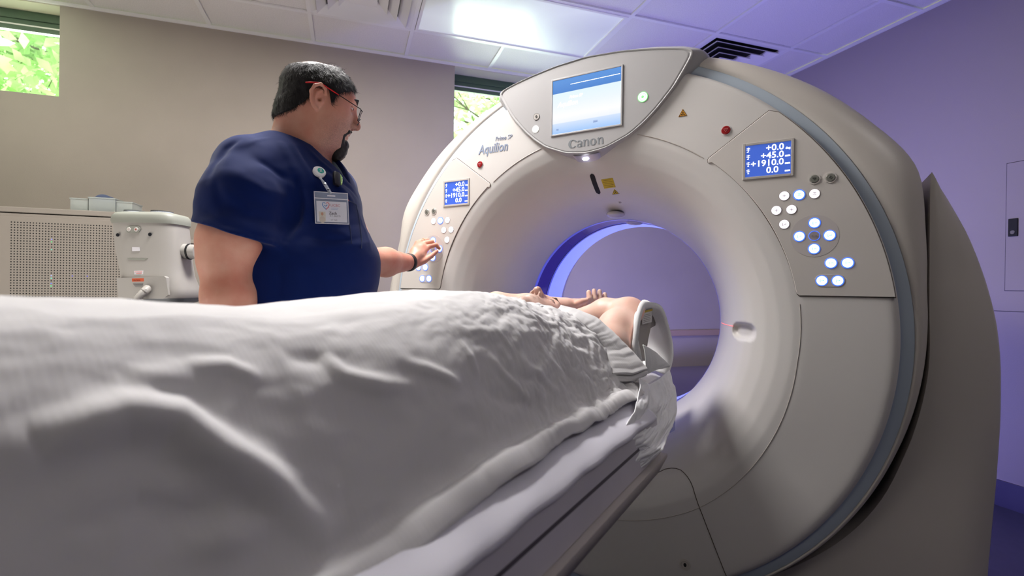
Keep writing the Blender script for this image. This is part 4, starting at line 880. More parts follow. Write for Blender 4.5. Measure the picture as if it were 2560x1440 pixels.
def eye(H, y, parent, iris):
    bm = bmesh.new(); bmesh.ops.create_uvsphere(bm, u_segments=20, v_segments=14, radius=.0108 * H.k); me = bpy.data.meshes.new('eye')
    c = H.w((.0775, y * .96, .0120)); [v.co.__iadd__(Vector(c)) for v in bm.verts]; bm.to_mesh(me); bm.free(); [setattr(p, 'use_smooth', True) for p in me.polygons]
    e = link('eye', me, mat('eye_white', (225, 215, 210), .2), parent)
    X = H.R[:, 0].astype(float); Y = H.R[:, 1].astype(float); Z = H.R[:, 2].astype(float)
    MB().disc(np.array(c) + X * .0098 * H.k, .0052 * H.k, (Y, Z, X), 18, .0012).build('iris', iris, e); MB().disc(np.array(c) + X * .0111 * H.k, .0026 * H.k, (Y, Z, X), 14, .0003).build('pupil', m_black, e)
    # eyelids: shells hugging the ball
    for sg, nm in ((1, 'upper_eyelid'), (-1, 'lower_eyelid')):
        rs = []
        for k in range(7):
            a = math.radians((12 if sg > 0 else 22) + (70) * k / 6); rs.append([np.array(c) + (X * math.cos(a * 1) * math.cos(b_) + Y * math.sin(b_) + Z * sg * math.sin(a) * math.cos(b_)) * .0117 * H.k for b_ in np.linspace(-1.35, 1.35, 13)])
        rings(nm, rs, LIDM[0], e, wrap=False)
    return e
LIDM = [None]
m_iris = mat('iris_brown', (70, 45, 30), .2)
def limb(P, pts, rs, k=.02):
    d = None
    for i in range(len(pts) - 1):
        e = cap(P, pts[i], pts[i + 1], rs[i], rs[i + 1]); d = e if d is None else smin(d, e, k)
    return d
def fingers(P, F, k=.003):
    d = None
    for pts, rs in F:
        e = limb(P, pts, rs, k); d = e if d is None else np.minimum(d, e)
    return d
# ================= technician
TH_ = Head((-.556, -.792, 1.632), rotm(math.radians(57), math.radians(15), math.radians(2)), 1.015)
RS, LS = (-.590, -.980, 1.405), (-.655, -.665, 1.410)
EL = (-.538, -1.064, 1.165); WR0 = (-.500, -1.045, .93)
EL2 = (-.640, -.540, 1.195); WR = atY(1026, 656, -.290)
tk = lambda u, v, y: tuple(atY(u, v, y))
KN = [tk(1072, 617, -.205), tk(1062, 608, -.207), tk(1051, 604, -.212), tk(1042, 607, -.222)]
FI = [([tk(1048, 640, -.255), KN[0], tk(1090, 612, -.175), tk(1098, 621, -.164)], [.013, .0098, .0085, .0070]),
      ([tk(1042, 636, -.255), KN[1], tk(1080, 604, -.178), tk(1086, 613, -.165)], [.013, .0100, .0086, .0072]),
      ([tk(1038, 634, -.258), KN[2], tk(1068, 600, -.182), tk(1077, 610, -.168)], [.012, .0095, .0082, .0068]),
      ([tk(1034, 634, -.262), KN[3], tk(1056, 602, -.190), tk(1066, 611, -.176)], [.011, .0084, .0072, .0060]),
      ([tk(1036, 662, -.275), tk(1060, 652, -.245), tk(1078, 640, -.215), tk(1092, 628, -.190)], [.015, .0125, .0098, .0075])]
def hand_sdf(P):
    palm = limb(P, [tuple(WR), tk(1044, 640, -.250), tk(1054, 622, -.225)], [.026, .030, .024], .01)
    palm = smin(palm, limb(P, [tk(1038, 628, -.255), tk(1046, 612, -.225)], [.020, .015], .01), .01)
    return smin(palm, fingers(P, FI), .006)
def RH(P):  # right hand hanging out of sight behind the table
    b = np.array(WR0); f = np.array([.03, .02, -1.]); f /= np.linalg.norm(f); s_ = np.array([0.2, 1., 0]); s_ /= np.linalg.norm(s_)
    d = cap(P, b, b + f * .08, .028, .034); L = [.075, .083, .078, .062]
    F_ = [([b + f * .08 + s_ * (.026 - .017 * i), b + f * (.08 + L[i] * .5) + s_ * (.028 - .018 * i), b + f * (.08 + L[i]) + s_ * (.026 - .018 * i) + np.array([.015, 0, 0])], [.0095, .0088, .007]) for i in range(4)]
    F_.append(([b + f * .03 + s_ * .025, b + f * .06 + s_ * .05, b + f * .09 + s_ * .055], [.014, .011, .008])); return smin(d, fingers(P, F_), .006)
def tech_skin(P):
    d = TH_.sdf(P)
    n0 = TH_.w((-.030, 0, -.045)); n1 = (-.606, -.828, 1.475)
    d = smin(d, cap(P, n0, n1, .060, .067), .03); d = smin(d, ell(P, TH_.w((.015, 0, -.100)), (.062, .062, .050)), .035)
    d = smin(d, cap(P, TH_.w((-.052, 0, -.035)), (-.618, -.840, 1.47), .044, .056), .03)
    t = ell(P, (-.600, -.835, 1.30), (.125, .180, .20)); t = smin(t, cap(P, (-.60, -.83, 1.2), (-.60, -.83, 1.0), .15, .15), .05)
    t = smin(t, limb(P, [(RS[0], RS[1] + .02, RS[2]), n1, (LS[0], LS[1] - .02, LS[2])], [.055, .06, .055]), .04); d = smin(d, t, .04)
    ra = limb(P, [RS, (-.538, -1.035, 1.28), (-.536, -1.052, 1.21), EL], [.062, .066, .071, .056], .03); ra = smin(ra, limb(P, [EL, (-.525, -1.062, 1.08), WR0], [.052, .057, .030], .02), .025)
    la = limb(P, [LS, EL2], [.060, .050], .02); la = smin(la, limb(P, [EL2, (-.640, -.44, 1.195), tuple(WR)], [.045, .050, .029], .02), .02)
    d = smin(d, ra, .03); d = smin(d, la, .03); d = smin(d, RH(P), .01); d = smin(d, hand_sdf(P), .008)
    d = smin(d, limb(P, [(-.60, -.93, .92), (-.60, -.94, .60), (-.60, -.95, FZ + .08)], [.09, .06, .045]), .03); d = smin(d, limb(P, [(-.60, -.73, .92), (-.60, -.72, .60), (-.60, -.70, FZ + .08)], [.09, .06, .045]), .03)
    return d
m_skin = skin_mat('technician_skin', (216, 162, 140), (200, 126, 106), TH_.w((.075, 0, -.085)), .085, (118, 96, 92))
LIDM[0] = m_skin
tech = nets(tech_skin, (-.95, -1.25, FZ + .03), (-.25, -.12, 1.85), .0034, 'person', m_skin, None, label='man in navy short-sleeved scrub top and glasses, standing and pressing lit buttons on the scanner', cat='person')
for y in (.033, -.033): eye(TH_, y, tech, m_iris)
# --- scrub top
def sl_clip(P, a, b, off):  # keep the part before b+off along a->b
    a = np.array(a); b = np.array(b); n_ = (b - a) / np.linalg.norm(b - a); return (P - b) @ n_ - off
SLE = np.array([-.530, -1.040, 1.232])
def torso(P):
    d = ell(P, (-.600, -.838, 1.320), (.160, .205, .205)); d = smin(d, ell(P, (-.570, -.832, 1.140), (.205, .218, .200)), .05)
    d = smin(d, ell(P, (-.590, -.832, .960), (.190, .212, .165)), .05)
    d = smin(d, limb(P, [(RS[0], RS[1] + .005, RS[2] + .005), (-.612, -.83, 1.475), (LS[0], LS[1] - .01, LS[2])], [.080, .072, .078]), .05)
    d = smin(d, cap(P, (-.53, -.83, 1.33), (-.50, -.80, 1.18), .11, .12), .05); return d
def wr(P, a): # gathers and creases
    return (.0026 * np.sin(34 * P[:, 2] + 9 * P[:, 1] + 2.2 * np.sin(11 * P[:, 1] + 7 * P[:, 0])) * np.clip((1.30 - np.abs(P[:, 2] - 1.23) * 8) , 0, 1) + .0022 * snoise(P, 22, 41) + .0013 * snoise(P * np.array([1, 1, 2.]), 48, 42)) * a
def neck_cut(P, r, v):
    n_ = limb(P, [(-.618, -.835, 1.47), tuple(TH_.w((-.02, 0, -.05)))], [r, r + .03], .01)
    V_ = limb(P, [(-.575, -.815, 1.520), (-.500, -.790, 1.455), (-.455, -.775, v)], [r * .95, r * .52, .006], .01); return smin(n_, V_, .01)
CRS = []
def crease(P, d):
    m_ = np.abs(d) < .05; Q = P[m_]; add = np.zeros(len(Q), np.float32)
    for pts, amp, w in CRS:
        e = np.full(len(Q), 9., np.float32); sb = np.zeros(len(Q), np.float32); n = len(pts) - 1
        for i in range(n):
            a, b = pts[i].astype(np.float32), pts[i + 1].astype(np.float32); ab = b - a; h = np.clip(((Q - a) @ ab) / (ab @ ab), 0, 1); k = np.sqrt((((Q - a) - h[:, None] * ab) ** 2).sum(1)); mm = k < e; e = np.where(mm, k, e); sb = np.where(mm, (i + h) / n, sb)
        add += amp * np.exp(-(e / w) ** 2) * np.sin(np.clip(sb, .03, .97) * PI) ** .5
    d = d.copy(); d[m_] -= add; return d
def scrub(P, cr=True):
    d = torso(P); hn = -RT * .256 - UP * .967; hn /= np.linalg.norm(hn)
    s = limb(P, [RS, (-.548, -1.018, 1.320), (-.532, -1.045, 1.20), (-.530, -1.05, 1.10)], [.082, .092, .098, .098], .03)
    hem = (P - at(590, 583, 1.22)) @ hn; arm = limb(P, [(-.538, -1.035, 1.29), (-.532, -1.055, 1.10)], [.071, .076], .02)
    s = smax(s, hem, .004); s = smax(s, -smax(arm, -(hem + .035), .003), .003); d = smin(d, s, .025)
    s2 = limb(P, [LS, (-.665, -.605, 1.29)], [.075, .068], .03); s2 = smax(s2, sl_clip(P, LS, (-.665, -.605, 1.29), 0.), .004); d = smin(d, s2, .03)
    # pulled creases radiating from the armpit
    for i, (a, b) in enumerate((((-.515, -.985, 1.30), (-.53, -.86, 1.46)), ((-.50, -.97, 1.27), (-.46, -.84, 1.40)), ((-.52, -1.03, 1.33), (-.57, -.99, 1.455)), ((-.49, -.95, 1.22), (-.40, -.80, 1.20)), ((-.49, -.95, 1.20), (-.42, -.86, 1.13)), ((-.50, -.93, 1.33), (-.44, -.80, 1.33)))):
        d = smin(d, cap(P, a, b, .012, .004) + .002, .016)
    d = d + wr(P, 1.)
    if cr and CRS: d = crease(P, d)
    d = smax(d, -neck_cut(P, .074, 1.40), .004)
    return smax(d, .80 - P[:, 2], .01)
m_scrub = mat('navy_scrub_fabric', (6, 28, 84), .8, spec=.1, bump=.2, bscale=1500, noise=.08, nscale=8)
m_scrub.node_tree.nodes['Principled BSDF'].inputs['Sheen Weight'].default_value = .08
def march0(u, v, t0=.9, t1=1.8):
    r = FW + RT * (u - 1280) / FPX - UP * (v - 720) / FPX; t = np.linspace(t0, t1, 700); P = (CAM + t[:, None] * r).astype(np.float32); d = scrub(P, False); k = np.argmax(d < 0); return P[k].astype(float) if (d < 0).any() else None
for pts, amp, w in (([(740, 342), (770, 372), (800, 405), (835, 435)], .005, .006), ([(722, 352), (748, 390), (775, 430), (790, 470)], .006, .008), ([(705, 360), (722, 400), (735, 450), (738, 500)], .007, .010), ([(745, 372), (765, 410), (785, 440)], -.005, .007), ([(715, 380), (728, 430), (740, 470), (735, 520)], -.006, .009),
                    ([(735, 430), (748, 500), (742, 550), (712, 600)], -.010, .010), ([(752, 470), (768, 520), (755, 570), (720, 612)], .006, .010), ([(600, 352), (565, 372), (535, 410), (520, 450)], -.006, .010), ([(620, 345), (590, 372), (560, 420)], .004, .012), ([(672, 345), (640, 352), (612, 366)], .003, .005),
                    ([(505, 520), (560, 562), (640, 590), (690, 596)], -.003, .006), ([(560, 470), (620, 520), (690, 545)], .005, .012), ([(600, 440), (660, 480), (720, 490)], .005, .013), ([(540, 420), (545, 480), (560, 520)], -.004, .012), ([(640, 400), (690, 430), (725, 450)], -.004, .010),
                    ([(760, 590), (820, 600), (880, 600), (925, 588)], -.003, .007), ([(740, 612), (820, 622), (900, 612), (930, 605)], .003, .008), ([(770, 545), (840, 570), (905, 560)], -.003, .010), ([(812, 432), (850, 470), (880, 500)], .006, .009), ([(825, 430), (862, 460), (893, 492)], -.004, .007),
                    ([(690, 640), (700, 700), (690, 760)], -.004, .012), ([(740, 640), (745, 700), (730, 770)], .003, .014), ([(900, 540), (915, 580), (925, 620)], .003, .007)):
    q = [march0(*p) for p in pts]; q = [p for p in q if p is not None]
    if len(q) > 1: CRS.append((q, amp, w))
nets(scrub, (-.86, -1.2, .78), (-.28, -.46, 1.62), .0042, 'scrub_top', m_scrub, tech)
def under(P):
    d = torso(P) + .013; d = smax(d, -neck_cut(P, .066, 1.425), .003); return smax(d, 1.34 - P[:, 2], .01)
nets(under, (-.86, -1.1, 1.33), (-.35, -.55, 1.62), .0042, 'undershirt', mat('grey_undershirt', (120, 138, 150), .85), tech)
def pants(P):
    d = smin(ell(P, (-.595, -.832, .93), (.178, .205, .15)), limb(P, [(-.60, -.935, .90), (-.60, -.945, .60), (-.60, -.95, FZ + .05)], [.115, .090, .080]), .03); d = smin(d, limb(P, [(-.60, -.735, .90), (-.60, -.72, .60), (-.60, -.70, FZ + .05)], [.115, .090, .080]), .02)
    return smax(d + .003 * snoise(P, 18, 9), FZ + .035 - P[:, 2], .005)
nets(pants, (-.85, -1.12, FZ + .02), (-.40, -.5, 1.1), .008, 'scrub_trousers', m_scrub, tech)
for yy in (-.95, -.70):
    nets(lambda P: smax(smin(ell(P, (-.55, yy, FZ + .045), (.135, .048, .048)), ell(P, (-.62, yy, FZ + .06), (.06, .045, .055)), .02), FZ - P[:, 2], .004), (-.75, yy - .08, FZ - .01), (-.38, yy + .08, FZ + .14), .006, 'shoe', mat('shoe_black', (24, 24, 28), .5), tech)
# --- hair
m_hair = mat('dark_hair', (26, 22, 24), .6, noise=.5, nscale=120)
def hair_mask(L):
    x, z = L[:, 0], L[:, 2]
    hl = np.interp(x, [-.11, -.085, -.06, -.035, -.018, -.004, .012, .030, .036, .048, .060, .072, .084, .10], [-.086, -.080, -.062, -.032, .014, .028, .024, -.012, .016, .036, .044, .060, .078, .10])
    return (hl - z) * .8
def tneck(P):
    n0 = TH_.w((-.030, 0, -.045)); n1 = (-.606, -.828, 1.475)
    return smin(cap(P, n0, n1, .060, .067), cap(P, TH_.w((-.052, 0, -.035)), (-.618, -.840, 1.47), .044, .056), .03)
def tech_hair(P):
    L = TH_.loc(P); base = head_sdf(np.where(np.abs(L[:, 1:2]) > .0735, L * np.array([1, 0, 1]) + np.sign(L[:, 1:2]) * np.array([0, 1, 0]) * (np.abs(L[:, 1:2])), L).astype(np.float32))
    base = ell(L, (-.009, 0, .028), (.095, .077, .080)); base = smin(base, ell(L, (.020, 0, -.012), (.076, .066, .088)), .03); base = smin(base, tneck(P) / TH_.k, .02)
    d = base - .0085 + .0016 * snoise(P, 190, 4) ; m_ = smax(hair_mask(L), .056 - ell(L, (-.050, 0, .112), (.010, .010, .010)) - 0, .004); d = smax(d, m_, .008)
    return d * TH_.k
hair = nets(tech_hair, (-.72, -.95, 1.50), (-.40, -.63, 1.82), .0032, 'hair', m_hair, tech)
def mesh_np(o):
    n = len(o.data.vertices); v = np.empty(n * 3, np.float32); o.data.vertices.foreach_get('co', v); nn = np.empty(n * 3, np.float32); o.data.vertices.foreach_get('normal', nn); return v.reshape(-1, 3).astype(float), nn.reshape(-1, 3).astype(float)
v, nn_ = mesh_np(hair); r = np.random.default_rng(1); i = r.integers(0, len(v), 14000); L_ = TH_.loc(v[i].astype(np.float32)); ok = (head_sdf(L_) > .002); i = i[ok]
fl = TH_.R[:, 0].astype(float)[None] * .25 - TH_.R[:, 2].astype(float)[None] * np.clip((.11 - TH_.loc(v[i].astype(np.float32))[:, 2:3]) / .06, -.1, 1) + TH_.R[:, 0].astype(float)[None] * .5
hair_blades('hair_strands', v[i] + r.normal(size=(len(i), 3)) * .001, nn_[i], fl, .014, .00045, mat('hair_strand', (28, 24, 25), .55, spec=.3), hair, 2)
def beard(P):
    L = TH_.loc(P); d = ell(L, (.083, 0, -.112), (.024, .026, .030), rotm(0, .35)); d = smin(d, ell(L, (.092, 0, -.086), (.015, .020, .016)), .012); Lq = L.copy(); Lq[:, 1] = np.abs(Lq[:, 1])
    d = smin(d, limb(Lq, [(.100, .004, -.0435), (.093, .020, -.050), (.083, .028, -.068), (.085, .020, -.090)], [.0045, .0052, .0055, .008], .005), .006)
    return (d + .0018 * snoise(P, 260, 8)) * TH_.k
bd_ = nets(beard, TH_.w((.085, 0, -.09)) - .085, TH_.w((.085, 0, -.09)) + .085, .0025, 'goatee', m_hair, tech)
for s_ in (1, -1):
    nets(lambda P: limb(TH_.loc(P), [(.094, s_ * .014, .034), (.092, s_ * .032, .041), (.078, s_ * .048, .034)], [.003, .0038, .002], .003) * TH_.k + .0006 * snoise(P, 400, 3), TH_.w((.09, s_ * .03, .035)) - .05, TH_.w((.09, s_ * .03, .035)) + .05, .002, 'eyebrow', m_hair, tech)
# finger ring
MB().tube([np.array(KN[2]) * .55 + np.array(FI[2][0][2]) * .45 + d_ for d_ in ()] or [np.array(KN[2]) * .60 + np.array(FI[2][0][2]) * .40, np.array(KN[2]) * .50 + np.array(FI[2][0][2]) * .50], [.0102, .0102], 16).build('finger_ring', mat('gold_ring', (235, 200, 150), .2, 1.), tech, smooth=True)
# --- eyeglasses
gl = thing('eyeglasses', TH_.w((.1, 0, 0)), 'thin dark wire eyeglasses with red temple tips on the standing man', 'glasses')
m_wire = mat('dark_wire', (22, 20, 26), .3, .6); m_redp = mat('red_temple_tip', (200, 22, 30), .35)
m_lens = bpy.data.materials.new('lens'); m_lens.use_nodes = True; n = m_lens.node_tree.nodes; l = m_lens.node_tree.links
tr = n.new('ShaderNodeBsdfTransparent'); tr.inputs[0].default_value = (.95, .96, .97, 1); gg = n.new('ShaderNodeBsdfGlossy'); gg.inputs['Roughness'].default_value = .03; mx = n.new('ShaderNodeMixShader'); mx.inputs[0].default_value = .10; l.new(tr.outputs[0], mx.inputs[1]); l.new(gg.outputs[0], mx.inputs[2]); l.new(mx.outputs[0], n['Material Output'].inputs[0])
for s_ in (1, -1):
    rimp = []
    for k in range(28):
        a = 2 * PI * k / 28; cx, cz = .027 * np.sign(math.cos(a)) * abs(math.cos(a)) ** .6, .0175 * np.sign(math.sin(a)) * abs(math.sin(a)) ** .7; rimp.append(TH_.w((.112 - abs(cx + s_ * .0) * .0 - (.006 if cx * s_ > .02 else 0), s_ * .034 + cx, -.004 + cz)))
    MB().tube(rimp + [rimp[0]], .0011, 6, cap=False).build('lens_rim', m_wire, gl, smooth=True); MB().add(rimp, [tuple(range(28))]).build('lens', m_lens, gl)
    MB().tube([TH_.w((.110, s_ * .061, .008)), TH_.w((.104, s_ * .070, .010)), TH_.w((.070, s_ * .078, .014)), TH_.w((.040, s_ * .084, .018))], .0012, 6).build('temple_wire', m_wire, gl, smooth=True)
    MB().tube([TH_.w((.040, s_ * .084, .018)), TH_.w((.012, s_ * .0885, .022)), TH_.w((-.012, s_ * .0905, .026)), TH_.w((-.034, s_ * .0905, .018)), TH_.w((-.046, s_ * .090, .012))], [.0015, .0018, .0020, .0022, .0018], 8).build('temple_tip', m_redp, gl, smooth=True)
MB().tube([TH_.w((.112, .009, 0)), TH_.w((.117, 0, .004)), TH_.w((.112, -.009, 0))], .0011, 6).build('bridge', m_wire, gl, smooth=True)
# --- wristband
ax_ = np.array(WR) - np.array((-.640, -.44, 1.195)); ax_ /= np.linalg.norm(ax_); wb = np.array(WR) - ax_ * .012
rs = []
for r_, o_ in ((.0315, -.009), (.0345, -.0085), (.0350, 0), (.0345, .0085), (.0315, .009)):
    u_ = np.cross(ax_, (0, 0, 1.)); u_ /= np.linalg.norm(u_); w_ = np.cross(ax_, u_); rs.append([wb + ax_ * o_ + (u_ * math.cos(t) + w_ * math.sin(t)) * r_ for t in np.linspace(0, 2 * PI, 30, endpoint=False)])
rings('wristband', rs + [rs[0]], mat('black_rubber', (16, 16, 18), .5), None, label='black rubber fitness band on the wrist reaching the buttons', cat='wristband')
# ================= patient
PR = np.stack([np.array([0, 0, 1.]), np.array([1., 0, 0]), np.array([0, 1., 0])], 1)   # columns: face=+Z, left=+X, crown=+Y
PRm = np.array(Matrix.Rotation(math.radians(7), 3, 'Y')) @ PR
PH = Head((-.014, -.466, .994), PRm, 1.0)
pS1, pE1, pW1 = (.192, -.445, .950), (.197, -.280, 1.045), (.030, -.250, 1.020)
pS2, pE2, pW2 = (-.190, -.500, .960), (-.285, -.260, 1.050), (-.090, -.105, 1.050)
def pat_skin(P):
    d = PH.sdf(P); d = smin(d, cap(P, PH.w((-.02, 0, -.06)), (0, -.640, .945), .054, .062), .025)
    t = smin(ell(P, (0, -.83, .945), (.195, .22, .115)), ell(P, (0, -1.12, .94), (.175, .22, .105)), .05); t = smin(t, limb(P, [pS1, (0, -.62, .94), pS2], [.058, .06, .058]), .04); d = smin(d, t, .03)
    for s_ in (1, -1): d = smin(d, limb(P, [(s_ * .09, -1.25, .935), (s_ * .10, -1.68, .96), (s_ * .10, -2.06, .925), (s_ * .10, -2.12, .93), (s_ * .11, -2.14, 1.0)], [.085, .06, .042, .04, .028]), .02)
    a1 = limb(P, [pS1, (.188, -.358, 1.00), pE1], [.057, .048, .038], .03); a1 = smin(a1, limb(P, [pE1, (.120, -.268, 1.038), pW1], [.040, .042, .028], .02), .022); a1 = smin(a1, ell(P, (.210, -.262, 1.054), (.024, .024, .022)), .02)
    a2 = limb(P, [pS2, pE2], [.056, .042], .03); a2 = smin(a2, limb(P, [pE2, (-.20, -.19, 1.045), pW2], [.042, .042, .027], .02), .02)
    h1 = cap(P, pW1, (-.035, -.240, .985), .024, .027)
    F1 = [([(-.04, -.222 - .018 * i, .982), (-.070, -.222 - .018 * i, .960), (-.095, -.225 - .018 * i, .935)], [.0095, .0085, .007]) for i in range(4)]; F1.append(([(-.01, -.225, .99), (-.02, -.20, .97), (-.03, -.19, .95)], [.012, .010, .008])); h1 = smin(h1, fingers(P, F1), .006)
    h2 = cap(P, pW2, (-.038, -.050, 1.048), .025, .027)
    F2 = [([(-.034 + .006 * i, -.072 + .018 * i, 1.050), (-.016 + .012 * i, -.066 + .019 * i, 1.075), (-.022 + .013 * i, -.060 + .019 * i, 1.104 - .004 * abs(i - 1.2) ** 2)], [.0115, .0102, .0085]) for i in range(4)]
    F2.append(([(-.06, -.09, 1.055), (-.03, -.10, 1.066), (-.012, -.095, 1.072)], [.013, .011, .008])); h2 = smin(h2, fingers(P, F2), .005)
    d = smin(d, a1, .02); d = smin(d, a2, .02); d = smin(d, h1, .008); return smin(d, h2, .008)
m_skin2 = skin_mat('patient_skin', (238, 203, 186), (228, 182, 164), PH.w((.072, 0, -.085)), .075, (170, 150, 140))
LIDM[0] = m_skin2
pat = nets(pat_skin, (-.36, -2.25, .80), (.36, .06, 1.16), .0036, 'person', m_skin2, None, label='patient lying on his back with bare arms folded above his head at the bore', cat='person')
for y in (.033, -.033): eye(PH, y, pat, m_iris)
def pat_hair(P):
    L = PH.loc(P); d = ell(L, (-.009, 0, .028), (.095, .077, .080)); d = smin(d, ell(L, (.020, 0, -.012), (.076, .066, .088)), .03) - .0045 + .001 * snoise(P, 220, 4); return smax(d, hair_mask(L) - .002, .006)
nets(pat_hair, (-.12, -.56, .86), (.12, -.28, 1.10), .0032, 'hair', mat('short_brown_hair', (70, 55, 48), .6, noise=.4, nscale=150), pat)
for s_ in (1, -1):
    nets(lambda P: limb(PH.loc(P), [(.0925, s_ * .012, .033), (.0905, s_ * .032, .040), (.079, s_ * .050, .033)], [.0022, .0030, .0015], .003) + .0006 * snoise(P, 400, 3), PH.w((.09, s_ * .03, .035)) - .05, PH.w((.09, s_ * .03, .035)) + .05, .002, 'eyebrow', mat('brown_eyebrow', (84, 66, 58), .8), pat)
def gown(P):
    d = ell(P, (0, -.83, .945), (.200, .24, .122)); d = smin(d, limb(P, [(.155, -.52, .950), (0, -.62, .955), (-.17, -.51, .955)], [.058, .064, .068]), .04); d = smin(d, ell(P, (.110, -.520, .975), (.080, .080, .050)), .03)
    d = d + .005 * snoise(P * np.array([1.6, 1, 1]), 34, 12) + .003 * np.abs(snoise(P, 60, 13)); d = smax(d, -cap(P, (0, -.60, 1.0), (0, -.40, 1.0), .07, .085), .005); return d
nets(gown, (-.3, -1.1, .80), (.3, -.36, 1.12), .005, 'hospital_gown', mat('gown_white', (226, 228, 236), .85), pat)
# ------------------------------------------------------------------ badge reel, badge, clipped device (placed on the chest surface)
def march(fn_, u, v, t0=.9, t1=1.8):
    r = FW + RT * (u - 1280) / FPX - UP * (v - 720) / FPX; t = np.linspace(t0, t1, 900); P = (CAM + t[:, None] * r).astype(np.float32); d = fn_(P); k = np.argmax(d < 0)
    return P[k].astype(float) if (d < 0).any() else CAM + r * 1.35
def srf_n(fn_, p):
    e = .004; q = np.array([p + np.eye(3)[i] * e * s for i in range(3) for s in (1, -1)], np.float32); d = fn_(q); g = np.array([d[0] - d[1], d[2] - d[3], d[4] - d[5]], float); return g / np.linalg.norm(g)
def frame_on(fn_, u, v, lean=0.):
    p = march(fn_, u, v); nrm = srf_n(torso, p); z = np.array([0, 0, 1.]); z = z - nrm * (z @ nrm); z /= np.linalg.norm(z); x = np.cross(z, nrm); 
    c, s = math.cos(lean), math.sin(lean); return p, (x * c + z * s, z * c - x * s, nrm)
m_wplast = mat('white_plastic', (228, 226, 230), .25, coat=.4)
p, A_ = frame_on(scrub, 796, 434); p = p + A_[2] * .004
reel = thing('badge_reel', p, 'round white badge reel with teal emblem clipped to the navy scrub top', 'badge reel')
MB().disc(p, .0165, A_, 36, .009, bev=.4).build('reel_body', m_wplast, reel, smooth=True)
e_ = MB().disc(p + A_[2] * .0091 + A_[0] * .002, .0085, A_, 28, .0004).build('emblem', mat('teal', (20, 158, 146), .4), reel)
rb = MB(); q = p + A_[2] * .0100 + A_[0] * .002
rb.tube([q + A_[0] * x + A_[1] * y for x, y in ((-.0035, -.0052), (0, -.001), (.0024, .0025), (0, .0052), (-.0024, .0025), (0, -.001), (.0035, -.0052))], .0007, 5).build('ribbon_mark', m_wplast, e_)
MB().disc(p - A_[1] * .019 + A_[2] * .002, .004, A_, 18, .004, bev=.3).build('reel_tab', m_wplast, reel, smooth=True)
p2, A2 = frame_on(scrub, 826, 520, math.radians(-8)); vd = (CAM - p2); vd /= np.linalg.norm(vd)
# badge hangs flat, turned towards the room
nb = A2[2] * .75 + vd * .5; nb[2] *= .3; nb /= np.linalg.norm(nb); zb = np.array([0, 0, 1.]) - nb * nb[2]; zb /= np.linalg.norm(zb); xb = np.cross(zb, nb); cL, sL = math.cos(.05), math.sin(.05); A2 = (xb * cL + zb * sL, zb * cL - xb * sL, nb)
# sit it proud of the cloth
pc_ = p2 + nb * .014
def bq(x, z, h=0): return pc_ + A2[0] * x + A2[1] * z + A2[2] * h
badge = thing('name_badge', pc_, 'clear plastic sleeve with a white name badge hanging on the technician\'s chest', 'badge')
def slab(nm, x0, x1, z0, z1, h0, h1, m, parent): return MB().box((x0, z0, h0), (x1, z1, h1), A2, pc_, .0003 if h1 - h0 > .0008 else 0).build(nm, m, parent)
m_slv = mat('clear_sleeve', (190, 200, 225), .12, alpha=.38, coat=.5)
slab('sleeve', -.042, .042, -.043, .038, -.0012, .0, m_slv, badge); slab('card', -.0375, .0375, -.0385, .0145, .0003, .0010, mat('card_white', (222, 222, 232), .4), badge)
for (x0, x1, z0, z1) in ((-.0425, .0425, .0205, .0225), (-.0425, .0425, .0370, .0385), (-.0425, .0425, -.0435, -.0415), (-.0425, -.0410, -.0435, .0385), (.0410, .0425, -.0435, .0385)): slab('sleeve_weld', x0, x1, z0, z1, -.0014, .0008, m_wplast, badge)
slab('slot', -.010, .010, .0275, .0305, .0003, .0008, m_wplast, badge); slab('portrait', -.0330, -.0165, -.0365, -.0125, .0011, .0013, mat('photo_back', (205, 200, 190), .5), badge)
MB().disc(bq(-.0247, -.0185, .0013), .0032, A2, 16, .0003, .0042).build('portrait_face', mat('portrait_skin', (196, 150, 128), .6), badge); MB().disc(bq(-.0247, -.0330, .0013), .0072, A2, 16, .0003, .0085).build('portrait_shoulders', mat('portrait_shirt', (196, 186, 176), .6), badge)
slab('portrait_edge', -.0330, -.0165, -.0385, -.0365, .0011, .0013, mat('c_w', (222, 222, 232), .4), badge)
m_bl2 = mat('heart_blue', (70, 130, 190), .5); m_rd2 = mat('heart_red', (205, 80, 95), .5); m_gt = mat('badge_text', (95, 92, 105), .5)
H1 = [(-.0145, -.0065), (-.020, -.001), (-.0235, .005), (-.0225, .0095), (-.019, .011), (-.0155, .0085)]; H2 = [(-.0145, -.0065), (-.009, -.001), (-.0062, .005), (-.0072, .0095), (-.0105, .011), (-.0135, .009)]
MB().tube([bq(x, z, .0013) for x, z in H1], .0009, 5).build('heart_left', m_bl2, badge); MB().tube([bq(x, z, .0013) for x, z in H2], .0009, 5).build('heart_right', m_rd2, badge)
MB().tube([bq(-.0185, .004, .0013), bq(-.015, .0015, .0013), bq(-.0115, .005, .0013)], .0011, 5).build('heart_mark', m_bl2, badge)
text('UCBC', .0092, mat('badge_red_text', (190, 110, 125), .5), badge, bq(-.0035, .0015, .0012), 'badge_lettering', ax=A2, depth=.0001)
text('Zach', .0100, m_gt, badge, bq(-.0080, -.0190, .0012), 'badge_lettering', ax=A2, depth=.0001, bold=.0002); text('R.T. (R)(CT)', .0052, m_gt, badge, bq(-.0060, -.0245, .0012), 'badge_lettering', ax=A2, depth=.0001); text('CT Tech', .0045, m_gt, badge, bq(-.0040, -.0345, .0012), 'badge_lettering', ax=A2, depth=.0001)
for z_, w_ in ((-.0025, .018), (-.0055, .016)): MB().tube([bq(-.002, z_, .0012), bq(-.002 + w_, z_, .0012)], .0003, 4).build('badge_small_print', m_bl2, badge)
